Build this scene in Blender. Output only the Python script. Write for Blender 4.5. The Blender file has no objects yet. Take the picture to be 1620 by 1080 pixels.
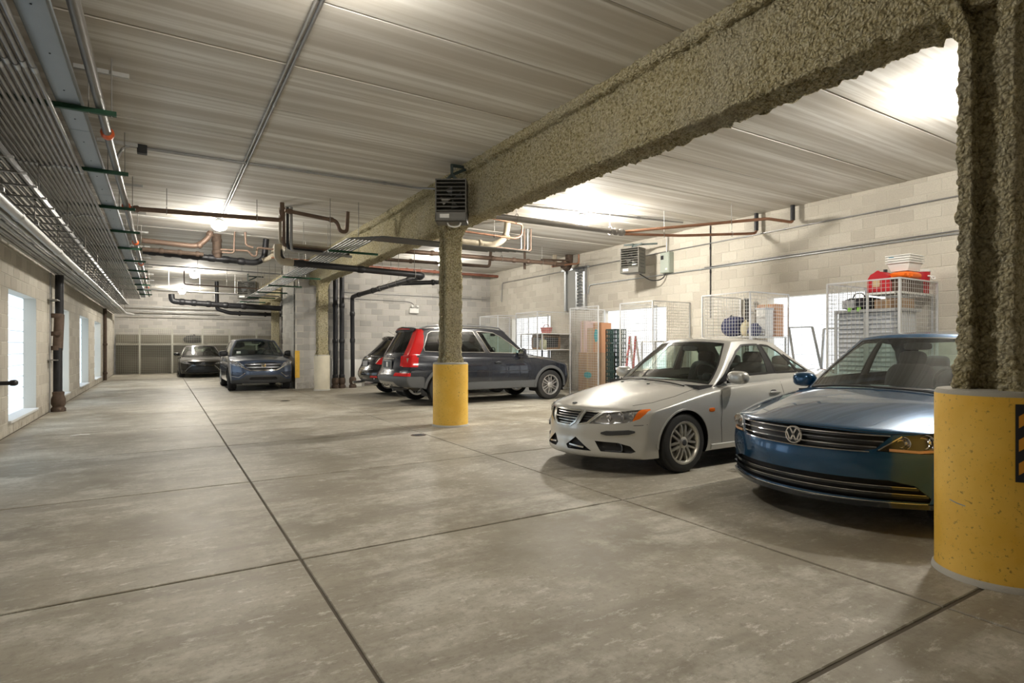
import bpy, bmesh, math, random
import numpy as np
from mathutils import Vector, Matrix, noise as mnoise
from mathutils.bvhtree import BVHTree

SC = bpy.context.scene
COL = SC.collection
random.seed(7)
PI = math.pi

# ------------------------------------------------------------------ camera, world, exposure
F_PX, VPX, HOR, CAM_H = 905.0, 257.0, 548.0, 1.35
TH = math.atan((810 - VPX) / F_PX)
ST, CT = math.sin(TH), math.cos(TH)
cam = bpy.data.cameras.new('camera')
cam.lens = F_PX / 1620 * 36
cam.sensor_width = 36
cam.shift_y = (HOR - 540) / 1620
cam.clip_start = 0.05
cam_o = bpy.data.objects.new('camera', cam)
COL.objects.link(cam_o)
cam_o.location = (0, 0, CAM_H)
cam_o.rotation_euler = (PI / 2, 0, -TH)
SC.camera = cam_o

world = bpy.data.worlds.new('sky')
SC.world = world
world.use_nodes = True
world.node_tree.nodes['Background'].inputs[0].default_value = (0.75, 0.85, 1.0, 1)
world.node_tree.nodes['Background'].inputs[1].default_value = 0.6

SC.view_settings.view_transform = 'Standard'
SC.view_settings.look = 'None'
SC.view_settings.gamma = 1
SC.view_settings.use_curve_mapping = False
SC.view_settings.exposure = 1.32
try:
    SC.cycles.max_bounces = 7
    SC.cycles.diffuse_bounces = 4
    SC.cycles.transparent_max_bounces = 24
    SC.cycles.caustics_reflective = False
    SC.cycles.caustics_refractive = False
    SC.cycles.sample_clamp_indirect = 6
except Exception:
    pass

LAMP_W = 230.0        # emission strength of the ceiling lamps
DAY_L = 0.62         # brightness of the left glass block windows
DAY_R = 0.75          # brightness of the right glass block windows

# ------------------------------------------------------------------ room measures (metres)
XL, XR = -2.0, 10.75
YN, YF = -5.0, 34.2
YB = 19.2            # end wall of the right bay
XP = 3.62            # aisle face of the masonry pier
H = 4.14
COLX = 4.22


def ray(u, v):
    """direction of a pixel, scaled to depth one"""
    a, b = (u - 810) / F_PX, (HOR - v) / F_PX
    return Vector((ST + a * CT, CT - a * ST, b))


def at_z(u, v, z):
    r = ray(u, v)
    k = (z - CAM_H) / r.z
    return Vector((r.x * k, r.y * k, z))


def at_x(u, v, x):
    r = ray(u, v)
    k = x / r.x
    return Vector((x, r.y * k, CAM_H + r.z * k))


def at_y(u, v, y):
    r = ray(u, v)
    k = y / r.y
    return Vector((r.x * k, y, CAM_H + r.z * k))


def in_view(p, m=60):
    d = p[0] * ST + p[1] * CT
    if d < 0.3:
        return False
    l = p[0] * CT - p[1] * ST
    u, v = 810 + F_PX * l / d, HOR - F_PX * (p[2] - CAM_H) / d
    return -m < u < 1620 + m and -m < v < 1080 + m


# ------------------------------------------------------------------ object helpers
def link(name, me, mat=None, parent=None):
    o = bpy.data.objects.new(name, me)
    COL.objects.link(o)
    if mat is not None and me is not None and len(me.materials) == 0:
        me.materials.append(mat)
    if parent is not None:
        o.parent = parent
    return o


def tag(o, label=None, cat=None, group=None, kind=None):
    if label: o['label'] = label
    if cat: o['category'] = cat
    if group: o['group'] = group
    if kind: o['kind'] = kind
    return o


def thing(name, label, cat, loc=(0, 0, 0), rz=0.0, group=None):
    o = bpy.data.objects.new(name, None)
    o.empty_display_size = 0.2
    COL.objects.link(o)
    o.location = loc
    o.rotation_euler = (0, 0, rz)
    return tag(o, label, cat, group)


def copy_tree(o, parent=None):
    c = o.copy()
    COL.objects.link(c)
    c.parent = parent
    for ch in list(o.children):
        copy_tree(ch, c)
    return c


def smooth_angle(me, deg=40):
    me.shade_smooth()
    try:
        me.set_sharp_from_angle(angle=math.radians(deg))
    except Exception:
        pass


class MB:
    """collects simple shapes; build() links them as one mesh object"""
    def __init__(self):
        self.v, self.f = [], []

    def add(self, vs, fs):
        n = len(self.v)
        self.v += [tuple(p) for p in vs]
        self.f += [tuple(i + n for i in f) for f in fs]
        return self

    def box(self, a, b):
        x0, y0, z0 = [min(p, q) for p, q in zip(a, b)]
        x1, y1, z1 = [max(p, q) for p, q in zip(a, b)]
        return self.add([(x0, y0, z0), (x1, y0, z0), (x1, y1, z0), (x0, y1, z0), (x0, y0, z1), (x1, y0, z1), (x1, y1, z1), (x0, y1, z1)],
                        [(0, 3, 2, 1), (4, 5, 6, 7), (0, 1, 5, 4), (1, 2, 6, 5), (2, 3, 7, 6), (3, 0, 4, 7)])

    def rbox(self, a, b, r=0.01):
        """box with chamfered edges"""
        x0, y0, z0 = [min(p, q) for p, q in zip(a, b)]
        x1, y1, z1 = [max(p, q) for p, q in zip(a, b)]
        r = min(r, (x1 - x0) * .45, (y1 - y0) * .45, (z1 - z0) * .45)
        bm = bmesh.new()
        bmesh.ops.create_cube(bm, size=1)
        for v in bm.verts:
            v.co = Vector(((x0 + x1) / 2 + v.co.x * (x1 - x0), (y0 + y1) / 2 + v.co.y * (y1 - y0), (z0 + z1) / 2 + v.co.z * (z1 - z0)))
        bmesh.ops.bevel(bm, geom=bm.edges[:], offset=r, segments=2, affect='EDGES', profile=0.6)
        bm.verts.index_update()
        self.add([v.co for v in bm.verts], [[v.index for v in f.verts] for f in bm.faces])
        bm.free()
        return self

    def bar(self, p, q, w, h=None, up=(0, 0, 1)):
        """rectangular bar from p to q"""
        h = w if h is None else h
        p, q = Vector(p), Vector(q)
        d = (q - p).normalized()
        up = Vector(up)
        if abs(d.dot(up)) > 0.98:
            up = Vector((1, 0, 0))
        s = d.cross(up).normalized()
        t = s.cross(d).normalized()
        vs = []
        for e in (p, q):
            for a, b in ((-1, -1), (1, -1), (1, 1), (-1, 1)):
                vs.append(e + s * a * w / 2 + t * b * h / 2)
        return self.add(vs, [(0, 1, 2, 3), (7, 6, 5, 4), (0, 4, 5, 1), (1, 5, 6, 2), (2, 6, 7, 3), (3, 7, 4, 0)])

    def tube(self, pts, r, n=8, closed=False, cap=True, bend=0.0):
        """round pipe along a polyline; bend rounds the corners with that radius"""
        P = [Vector(p) for p in pts]
        if bend > 0:
            Q = [P[0]]
            for i in range(1, len(P) - 1):
                a, b, c = P[i - 1], P[i], P[i + 1]
                da, dc = (a - b), (c - b)
                k = min(bend, da.length * .49, dc.length * .49)
                e0, e1 = b + da.normalized() * k, b + dc.normalized() * k
                for t in (0, .25, .5, .75, 1):
                    Q.append(e0 * (1 - t) ** 2 + b * 2 * t * (1 - t) + e1 * t * t)
            Q.append(P[-1])
            P = Q
        rr = r if isinstance(r, (list, tuple)) else [r] * len(P)
        m = len(P)
        vs, fs = [], []
        prev = None
        for i, p in enumerate(P):
            if closed:
                d = P[(i + 1) % m] - P[i - 1]
            else:
                d = P[min(i + 1, m - 1)] - P[max(i - 1, 0)]
            d = d.normalized() if d.length > 1e-9 else Vector((0, 0, 1))
            if prev is None:
                s = d.cross(Vector((0, 0, 1)))
                if s.length < 1e-3:
                    s = d.cross(Vector((1, 0, 0)))
            else:
                s = prev - d * prev.dot(d)
                if s.length < 1e-4:
                    s = d.cross(Vector((.3, .5, .8)))
            s.normalize()
            prev = s
            t = d.cross(s)
            for k in range(n):
                a = 2 * PI * k / n
                vs.append(p + (s * math.cos(a) + t * math.sin(a)) * rr[i])
        for i in range(m if closed else m - 1):
            for k in range(n):
                a, b = i * n + k, i * n + (k + 1) % n
                c, e = ((i + 1) % m) * n + (k + 1) % n, ((i + 1) % m) * n + k
                fs.append((a, b, c, e))
        if cap and not closed:
            fs.append(tuple(range(n - 1, -1, -1)))
            fs.append(tuple((m - 1) * n + k for k in range(n)))
        return self.add(vs, fs)

    def lathe(self, prof, o=(0, 0, 0), axis='Z', n=24):
        """profile of (radius, height) turned about an axis"""
        o = Vector(o)
        vs, fs = [], []
        m = len(prof)
        for k in range(n):
            a = 2 * PI * k / n
            c, s = math.cos(a), math.sin(a)
            for (r, h) in prof:
                if axis == 'Z': p = Vector((r * c, r * s, h))
                elif axis == 'Y': p = Vector((r * s, h, r * c))
                else: p = Vector((h, r * c, r * s))
                vs.append(o + p)
        for k in range(n):
            k2 = (k + 1) % n
            for i in range(m - 1):
                if prof[i][0] < 1e-6 and prof[i + 1][0] < 1e-6:
                    continue
                fs.append((k * m + i, k2 * m + i, k2 * m + i + 1, k * m + i + 1))
        return self.add(vs, fs)

    def sell(self, c, r, e=(.5, .5), n=18, m=12):
        """superellipsoid: e small is boxy, one is round"""
        c = Vector(c)
        sp = lambda x, p: math.copysign(abs(x) ** p, x)
        vs, fs = [], []
        for j in range(m + 1):
            b = -PI / 2 + PI * j / m
            for i in range(n):
                a = 2 * PI * i / n
                cb = sp(math.cos(b), e[1])
                vs.append(c + Vector((r[0] * cb * sp(math.cos(a), e[0]), r[1] * cb * sp(math.sin(a), e[0]), r[2] * sp(math.sin(b), e[1]))))
        for j in range(m):
            for i in range(n):
                i2 = (i + 1) % n
                fs.append((j * n + i, j * n + i2, (j + 1) * n + i2, (j + 1) * n + i))
        return self.add(vs, fs)

    def mesh(self, name, smooth=None):
        me = bpy.data.meshes.new(name)
        me.from_pydata(self.v, [], self.f)
        bm = bmesh.new()
        bm.from_mesh(me)
        bmesh.ops.remove_doubles(bm, verts=bm.verts, dist=1e-6)
        bmesh.ops.recalc_face_normals(bm, faces=bm.faces)
        bm.to_mesh(me)
        bm.free()
        me.update()
        if smooth:
            smooth_angle(me, smooth)
        return me

    def build(self, name, mat, parent=None, smooth=None):
        return link(name, self.mesh(name, smooth), mat, parent)


def text_part(name, body, size, mat, parent, M, depth=0.004):
    cu = bpy.data.curves.new(name, 'FONT')
    cu.body = body
    cu.size = size
    cu.extrude = depth / 2
    cu.align_x = 'CENTER'
    cu.align_y = 'CENTER'
    cu.resolution_u = 3
    t = bpy.data.objects.new('tmp', cu)
    COL.objects.link(t)
    dg = bpy.context.evaluated_depsgraph_get()
    me = bpy.data.meshes.new_from_object(t.evaluated_get(dg))
    bpy.data.objects.remove(t)
    me.transform(M)
    me.materials.clear()
    me.name = name
    return link(name, me, mat, parent)


# ------------------------------------------------------------------ materials
MATS = {}


def nt(name):
    m = bpy.data.materials.new(name)
    m.use_nodes = True
    t = m.node_tree
    return m, t, t.nodes, t.links, t.nodes['Principled BSDF']


def plain(name, col, rough=.5, metal=0.0, spec=.5, coat=0.0, emis=None, es=0.0, bump=0.0, bscale=60, var=0.0, vscale=8):
    if name in MATS:
        return MATS[name]
    m, t, N, L, B = nt(name)
    B.inputs['Base Color'].default_value = (*col, 1)
    B.inputs['Roughness'].default_value = rough
    B.inputs['Metallic'].default_value = metal
    B.inputs['Specular IOR Level'].default_value = spec
    B.inputs['Coat Weight'].default_value = coat
    B.inputs['Coat Roughness'].default_value = .04
    if emis:
        B.inputs['Emission Color'].default_value = (*emis, 1)
        B.inputs['Emission Strength'].default_value = es
    if bump or var:
        tc = N.new('ShaderNodeTexCoord')
        nz = N.new('ShaderNodeTexNoise')
        nz.inputs['Scale'].default_value = vscale if var else bscale
        nz.inputs['Detail'].default_value = 5
        L.new(tc.outputs['Object'], nz.inputs['Vector'])
        if var:
            mx = N.new('ShaderNodeMix')
            mx.data_type = 'RGBA'
            mx.inputs['A'].default_value = (*[max(0, c * (1 - var)) for c in col], 1)
            mx.inputs['B'].default_value = (*[min(1, c * (1 + var)) for c in col], 1)
            L.new(nz.outputs['Fac'], mx.inputs['Factor'])
            L.new(mx.outputs['Result'], B.inputs['Base Color'])
        if bump:
            n2 = N.new('ShaderNodeTexNoise')
            n2.inputs['Scale'].default_value = bscale
            n2.inputs['Detail'].default_value = 6
            L.new(tc.outputs['Object'], n2.inputs['Vector'])
            bp = N.new('ShaderNodeBump')
            bp.inputs['Strength'].default_value = bump
            bp.inputs['Distance'].default_value = .01
            L.new(n2.outputs['Fac'], bp.inputs['Height'])
            L.new(bp.outputs['Normal'], B.inputs['Normal'])
    MATS[name] = m
    return m


def mixrgb(N, L, fac, a, b, blend='MIX'):
    mx = N.new('ShaderNodeMix')
    mx.data_type = 'RGBA'
    mx.blend_type = blend
    for k, x in (('Factor', fac), ('A', a), ('B', b)):
        if isinstance(x, (int, float)): mx.inputs[k].default_value = x
        elif isinstance(x, tuple): mx.inputs[k].default_value = (*x, 1)
        else: L.new(x, mx.inputs[k])
    return mx.outputs['Result']


def noise_n(N, L, vec, scale, detail=5, rough=.55, stretch=None):
    if stretch:
        mp = N.new('ShaderNodeMapping')
        mp.inputs['Scale'].default_value = stretch
        L.new(vec, mp.inputs['Vector'])
        vec = mp.outputs['Vector']
    n = N.new('ShaderNodeTexNoise')
    n.inputs['Scale'].default_value = scale
    n.inputs['Detail'].default_value = detail
    n.inputs['Roughness'].default_value = rough
    L.new(vec, n.inputs['Vector'])
    return n.outputs['Fac']


def ramp(N, L, x, stops):
    r = N.new('ShaderNodeValToRGB')
    e = r.color_ramp.elements
    while len(e) < len(stops):
        e.new(.5)
    for i, (p, c) in enumerate(stops):
        e[i].position = p
        c = (c, c, c) if isinstance(c, (int, float)) else c
        e[i].color = (*c, 1)
    L.new(x, r.inputs['Fac'])
    return r.outputs['Color']


def bump_n(N, L, B, h, strength, dist=.01):
    bp = N.new('ShaderNodeBump')
    bp.inputs['Strength'].default_value = strength
    bp.inputs['Distance'].default_value = dist
    L.new(h, bp.inputs['Height'])
    L.new(bp.outputs['Normal'], B.inputs['Normal'])


def math_n(N, L, op, a, b=None):
    m = N.new('ShaderNodeMath')
    m.operation = op
    for i, x in enumerate((a, b)):
        if x is None: continue
        if isinstance(x, (int, float)): m.inputs[i].default_value = x
        else: L.new(x, m.inputs[i])
    return m.outputs[0]


def mat_floor():
    m, t, N, L, B = nt('floor_concrete')
    P = N.new('ShaderNodeNewGeometry').outputs['Position']
    big = noise_n(N, L, P, .42, 5, .62)
    mid = noise_n(N, L, P, 1.1, 8, .72)
    blot = noise_n(N, L, P, 3.2, 8, .75, (.6, 1.5, 1))
    fine = noise_n(N, L, P, 26, 6, .75)
    sweep = noise_n(N, L, P, 1.6, 5, .6, (.3, 1.6, 1))
    c = ramp(N, L, big, [(.36, (.225, .20, .15)), (.5, (.345, .315, .25)), (.62, (.43, .40, .33))])
    wear = math_n(N, L, 'MULTIPLY', ramp(N, L, mid, [(.47, 0.0), (.58, 1.0)]), ramp(N, L, blot, [(.40, .25), (.56, 1.0)]))
    c = mixrgb(N, L, math_n(N, L, 'MULTIPLY', wear, .7), c, (.62, .595, .52))
    c = mixrgb(N, L, ramp(N, L, sweep, [(.5, 0.0), (.62, .6)]), c, (.25, .22, .17))
    flk = noise_n(N, L, P, 9, 7, .8, (.7, 1.6, 1))
    c = mixrgb(N, L, math_n(N, L, 'MULTIPLY', ramp(N, L, flk, [(.55, 0.0), (.64, .8)]), ramp(N, L, big, [(.4, .1), (.6, 1.0)])), c, (.80, .78, .72))
    c = mixrgb(N, L, ramp(N, L, fine, [(.34, .5), (.5, 0.0)]), c, (.22, .19, .15))
    spot = noise_n(N, L, P, 60, 2, .5)
    c = mixrgb(N, L, ramp(N, L, spot, [(.2, .6), (.27, 0.0)]), c, (.12, .11, .09))
    L.new(c, B.inputs['Base Color'])
    L.new(ramp(N, L, mid, [(.3, .42), (.75, .66)]), B.inputs['Roughness'])
    B.inputs['Specular IOR Level'].default_value = .35
    bump_n(N, L, B, fine, .2, .006)
    return m


def mat_ceiling():
    m, t, N, L, B = nt('precast_concrete')
    P = N.new('ShaderNodeNewGeometry').outputs['Position']
    st = noise_n(N, L, P, 1.0, 3, .55, (.10, 3.4, 1))
    st2 = noise_n(N, L, P, 1.0, 4, .6, (.35, 13, 1))
    bl = noise_n(N, L, P, 1.3, 5, .65)
    c = ramp(N, L, st, [(.38, (.54, .505, .445)), (.5, (.70, .675, .625)), (.61, (.85, .835, .795))])
    c = mixrgb(N, L, ramp(N, L, st2, [(.42, .55), (.55, 0.0)]), c, (.50, .46, .395))
    c = mixrgb(N, L, ramp(N, L, bl, [(.48, 0.0), (.75, .3)]), c, (.60, .54, .45))
    L.new(c, B.inputs['Base Color'])
    B.inputs['Roughness'].default_value = .75
    bump_n(N, L, B, st2, .12, .004)
    return m


def mat_block(axis):
    """masonry: every block a slightly different tone; axis is the run of the wall (0 x, 1 y)"""
    m, t, N, L, B = nt('concrete_block')
    P = N.new('ShaderNodeNewGeometry').outputs['Position']
    sx = N.new('ShaderNodeSeparateXYZ')
    L.new(P, sx.inputs[0])
    row = math_n(N, L, 'FLOOR', math_n(N, L, 'DIVIDE', sx.outputs[2], .2032))
    u = math_n(N, L, 'FLOOR', math_n(N, L, 'ADD', math_n(N, L, 'DIVIDE', sx.outputs[axis], .4064), math_n(N, L, 'MULTIPLY', row, .5)))
    cb = N.new('ShaderNodeCombineXYZ')
    L.new(row, cb.inputs[0])
    L.new(u, cb.inputs[1])
    wn = N.new('ShaderNodeTexWhiteNoise')
    wn.noise_dimensions = '3D'
    L.new(cb.outputs[0], wn.inputs['Vector'])
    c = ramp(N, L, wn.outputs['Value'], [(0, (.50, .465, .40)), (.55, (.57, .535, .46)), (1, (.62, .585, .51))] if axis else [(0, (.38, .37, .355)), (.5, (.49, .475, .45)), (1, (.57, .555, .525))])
    nz = noise_n(N, L, P, 55, 5, .7)
    c = mixrgb(N, L, ramp(N, L, nz, [(.3, .4), (.6, 0.0)]), c, (.36, .33, .28))
    big = noise_n(N, L, P, 1.1, 4, .6)
    c = mixrgb(N, L, ramp(N, L, big, [(.5, 0.0), (.8, .3)]), c, (.44, .40, .33))
    low = N.new('ShaderNodeMapRange')
    low.inputs[1].default_value = .55
    low.inputs[2].default_value = 0.0
    L.new(sx.outputs[2], low.inputs[0])
    dirt = math_n(N, L, 'MULTIPLY', low.outputs[0], ramp(N, L, noise_n(N, L, P, 5, 6, .7), [(.45, 0.0), (.7, .8)]))
    c = mixrgb(N, L, dirt, c, (.22, .18, .13))
    L.new(c, B.inputs['Base Color'])
    B.inputs['Roughness'].default_value = .85
    B.inputs['Specular IOR Level'].default_value = .2
    bump_n(N, L, B, nz, .35, .006)
    return m


def mat_fireproof():
    m, t, N, L, B = nt('spray_fireproofing')
    P = N.new('ShaderNodeNewGeometry').outputs['Position']
    a = noise_n(N, L, P, 30, 5, .7)
    b = noise_n(N, L, P, 1.4, 4, .6)
    vo = N.new('ShaderNodeTexVoronoi')
    vo.inputs['Scale'].default_value = 42
    vo.inputs['Randomness'].default_value = 1
    wv = N.new('ShaderNodeVectorMath')
    wv.operation = 'ADD'
    wn = N.new('ShaderNodeTexNoise')
    wn.inputs['Scale'].default_value = 18
    L.new(P, wn.inputs['Vector'])
    sc_ = N.new('ShaderNodeVectorMath')
    sc_.operation = 'SCALE'
    sc_.inputs['Scale'].default_value = .05
    L.new(wn.outputs['Color'], sc_.inputs[0])
    L.new(P, wv.inputs[0]); L.new(sc_.outputs[0], wv.inputs[1])
    L.new(wv.outputs[0], vo.inputs['Vector'])
    d = vo.outputs['Distance']
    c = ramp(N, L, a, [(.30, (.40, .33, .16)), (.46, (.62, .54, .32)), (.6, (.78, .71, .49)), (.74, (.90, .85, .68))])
    c = mixrgb(N, L, ramp(N, L, d, [(.5, 0.0), (.85, .75)]), c, (.20, .155, .07))  # shade of the pits painted into the colour, following the bump
    c = mixrgb(N, L, ramp(N, L, b, [(.45, 0.0), (.68, .4)]), c, (.68, .64, .52))
    L.new(c, B.inputs['Base Color'])
    B.inputs['Roughness'].default_value = .95
    B.inputs['Specular IOR Level'].default_value = .1
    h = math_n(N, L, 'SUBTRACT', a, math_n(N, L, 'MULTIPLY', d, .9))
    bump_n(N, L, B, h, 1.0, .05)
    return m


def mat_yellow():
    m, t, N, L, B = nt('yellow_paint')
    P = N.new('ShaderNodeNewGeometry').outputs['Position']
    sp = noise_n(N, L, P, 42, 4, .65)
    patch = noise_n(N, L, P, 3.0, 4, .6)
    c = ramp(N, L, patch, [(.35, (.80, .47, .045)), (.7, (.87, .56, .10))])
    msk = math_n(N, L, 'MULTIPLY', ramp(N, L, sp, [(.33, 1.0), (.40, 0.0)]), ramp(N, L, patch, [(.35, .25), (.6, .95)]))
    c = mixrgb(N, L, msk, c, (.30, .17, .03))
    L.new(c, B.inputs['Base Color'])
    B.inputs['Roughness'].default_value = .55
    bump_n(N, L, B, sp, .12, .004)
    return m


def mat_paint(name, col, metal=.35, rough=.32, flake=True):
    m, t, N, L, B = nt(name)
    B.inputs['Base Color'].default_value = (*col, 1)
    B.inputs['Metallic'].default_value = metal
    B.inputs['Roughness'].default_value = rough
    B.inputs['Coat Weight'].default_value = 1
    B.inputs['Coat Roughness'].default_value = .03
    return m


def mat_glass(name, tint, clear=.8, rough=0.02):
    """window glass: tinted clear sheet with a fresnel reflection"""
    m, t, N, L, B = nt(name)
    N.remove(B)
    tr = N.new('ShaderNodeBsdfTransparent')
    tr.inputs[0].default_value = (*[c * clear for c in tint], 1)
    gl = N.new('ShaderNodeBsdfGlossy')
    gl.inputs['Color'].default_value = (1, 1, 1, 1)
    gl.inputs['Roughness'].default_value = rough
    lw = N.new('ShaderNodeLayerWeight')
    lw.inputs[0].default_value = .5
    fr = math_n(N, L, 'ADD', math_n(N, L, 'MULTIPLY', math_n(N, L, 'POWER', lw.outputs['Facing'], 4.0), .9), .045)
    mx = N.new('ShaderNodeMixShader')
    L.new(fr, mx.inputs[0])
    L.new(tr.outputs[0], mx.inputs[1])
    L.new(gl.outputs[0], mx.inputs[2])
    L.new(mx.outputs[0], N['Material Output'].inputs[0])
    return m


def mat_daylight(name, strength, col):
    m, t, N, L, B = nt(name)
    P = N.new('ShaderNodeNewGeometry').outputs['Position']
    B.inputs['Base Color'].default_value = (.25, .28, .30, 1)
    B.inputs['Roughness'].default_value = .2
    c = ramp(N, L, noise_n(N, L, P, 9, 3, .5), [(.3, tuple(x * .8 for x in col)), (.7, col)])
    L.new(c, B.inputs['Emission Color'])
    B.inputs['Emission Strength'].default_value = strength
    return m


M_FLOOR, M_CEIL = mat_floor(), mat_ceiling()
M_BLK_Y, M_BLK_X = mat_block(1), mat_block(0)
M_FIRE, M_YEL = mat_fireproof(), mat_yellow()
M_MORTAR = plain('mortar', (.60, .57, .50), .9, bump=.3, bscale=80)
M_JOINT = plain('joint_dirt', (.13, .11, .085), .95)
M_GALV = plain('galvanized_steel', (.50, .52, .54), .38, .85, var=.25, vscale=30)
M_EMT = plain('conduit_steel', (.34, .34, .34), .40, .75, var=.25, vscale=5)
M_EMT_L = plain('conduit_steel_light', (.50, .50, .485), .45, .55)
M_GREEN = plain('green_strut', (.012, .065, .032), .5, .2)
M_IRON = plain('black_cast_iron', (.022, .022, .025), .45, .3, var=.4, vscale=12)
M_RUST = plain('rusty_iron', (.105, .072, .052), .75, .25, var=.5, vscale=14)
M_COPPER = plain('copper_pipe', (.30, .155, .095), .5, .5, var=.3, vscale=7)
M_BROWN = plain('brown_steel_pipe', (.17, .115, .085), .55, .4, var=.3, vscale=6)
M_ORANGE = plain('orange_coupling', (.75, .13, .03), .5)
M_ROD = plain('threaded_rod', (.30, .29, .27), .5, .6)
M_INSUL = plain('pipe_insulation', (.40, .35, .265), .85, var=.2, vscale=9)
M_BLACK = plain('black_plastic', (.015, .015, .016), .45)
M_RUBBER = plain('tyre_rubber', (.018, .018, .018), .75, bump=.1, bscale=90)
M_DGREY = plain('dark_grey_plastic', (.05, .052, .055), .6)
M_CHROME = plain('chrome', (.82, .82, .84), .09, 1.0)
M_ALLOY = plain('alloy_silver', (.62, .62, .62), .28, .85)
M_HEATER = plain('heater_enamel', (.12, .115, .10), .5, .2)
M_WHITE = plain('white_plastic', (.80, .79, .76), .5)
M_TRAY = plain('channel_zinc', (.30, .345, .39), .4, .6, var=.12, vscale=4)
M_EMTD = plain('conduit_dark', (.15, .15, .145), .42, .6)
M_DAYL = mat_daylight('glass_block_daylight_cool', DAY_L, (.66, .83, 1.0))
M_DAYR = mat_daylight('glass_block_daylight', DAY_R, (.95, .98, 1.0))
M_GLASSD = mat_glass('car_glass_green', (.80, .92, .86), .88)
M_GLASSP = mat_glass('car_glass_privacy', (.35, .36, .38), .35)
M_LENS = mat_glass('lamp_lens', (.97, .98, 1.0), .95)
M_CARD = plain('cardboard', (.36, .235, .14), .85, var=.15, vscale=5)
# ------------------------------------------------------------------ floor slabs
def chamfer_slab(sx, sy, sz, c, up=1):
    """slab with its visible face chamfered; origin at the middle of that face"""
    a, b = sx / 2, sy / 2
    z1, z2 = -c * up, -sz * up
    vs = [(-a + c, -b + c, 0), (a - c, -b + c, 0), (a - c, b - c, 0), (-a + c, b - c, 0)]
    for z in (z1, z2):
        vs += [(-a, -b, z), (a, -b, z), (a, b, z), (-a, b, z)]
    fs = [(0, 1, 2, 3)]
    for k in range(4):
        k2 = (k + 1) % 4
        fs += [(k, k + 4, k2 + 4, k2), (k + 4, k + 8, k2 + 8, k2 + 4)]
    return MB().add(vs, fs)


floor = MB().box((XL - .3, YN - .3, -.3), (XR + .3, YF + .3, -.009)).build('floor', M_JOINT)
tag(floor, kind='structure')
xs = [XL, .75, 3.46, 7.1, XR]
ys = [YN] + [1.36 + 2.44 * k for k in range(-2, 14)] + [YF]
slab_cache = {}
for i in range(len(xs) - 1):
    for j in range(len(ys) - 1):
        w, d = xs[i + 1] - xs[i] - .016, ys[j + 1] - ys[j] - .024
        k = (round(w, 3), round(d, 3))
        if k not in slab_cache:
            slab_cache[k] = chamfer_slab(w, d, .05, .005).mesh('slab')
        s = link('floor_slab', slab_cache[k], M_FLOOR, floor)
        s.location = ((xs[i] + xs[i + 1]) / 2, (ys[j] + ys[j + 1]) / 2, 0)

# ------------------------------------------------------------------ ceiling planks
ceiling = MB().box((XL - .3, YN - .3, H + .03), (XR + .3, YF + .3, H + .3)).build('ceiling', M_JOINT)
tag(ceiling, kind='structure')
k = 0
y = YN
while y < YF - .05:
    y2 = min(y + 1.22, YF)
    for (x0, x1) in ((XL, COLX), (COLX, XR)):
        if x0 > 0 and y > YF - 2: pass
        w, d = x1 - x0 - .004, y2 - y - .012
        kk = ('p', round(w, 3), round(d, 3))
        if kk not in slab_cache:
            slab_cache[kk] = chamfer_slab(w, d, .05, .012, -1).mesh('plank')
        s = link('ceiling_plank', slab_cache[kk], M_CEIL, ceiling)
        s.location = ((x0 + x1) / 2, (y + y2) / 2, H + random.choice((0, .004, .008)))
    y = y2

# ------------------------------------------------------------------ masonry walls
CW, CH = .4064, .2032
blk_cache = {}


def block_mesh(axis, sgn, w, h):
    k = (axis, sgn, round(w, 3), round(h, 3))
    if k in blk_cache:
        return blk_cache[k]
    c, dp = .005, .05
    a, b = w / 2, h / 2
    P = [(-a + c, -b + c, 0), (a - c, -b + c, 0), (a - c, b - c, 0), (-a + c, b - c, 0), (-a, -b, -c), (a, -b, -c), (a, b, -c), (-a, b, -c), (-a, -b, -dp), (a, -b, -dp), (a, b, -dp), (-a, b, -dp)]
    if axis == 1: V = [(sgn * q, p, r) for p, r, q in P]
    else: V = [(p, sgn * q, r) for p, r, q in P]
    F = [(0, 1, 2, 3)]
    for i in range(4):
        j = (i + 1) % 4
        F += [(i, i + 4, j + 4, j), (i + 4, i + 8, j + 8, j + 4)]
    mb = MB().add(V, F)
    blk_cache[k] = (mb.mesh('block'), V, F)
    return blk_cache[k]


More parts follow.
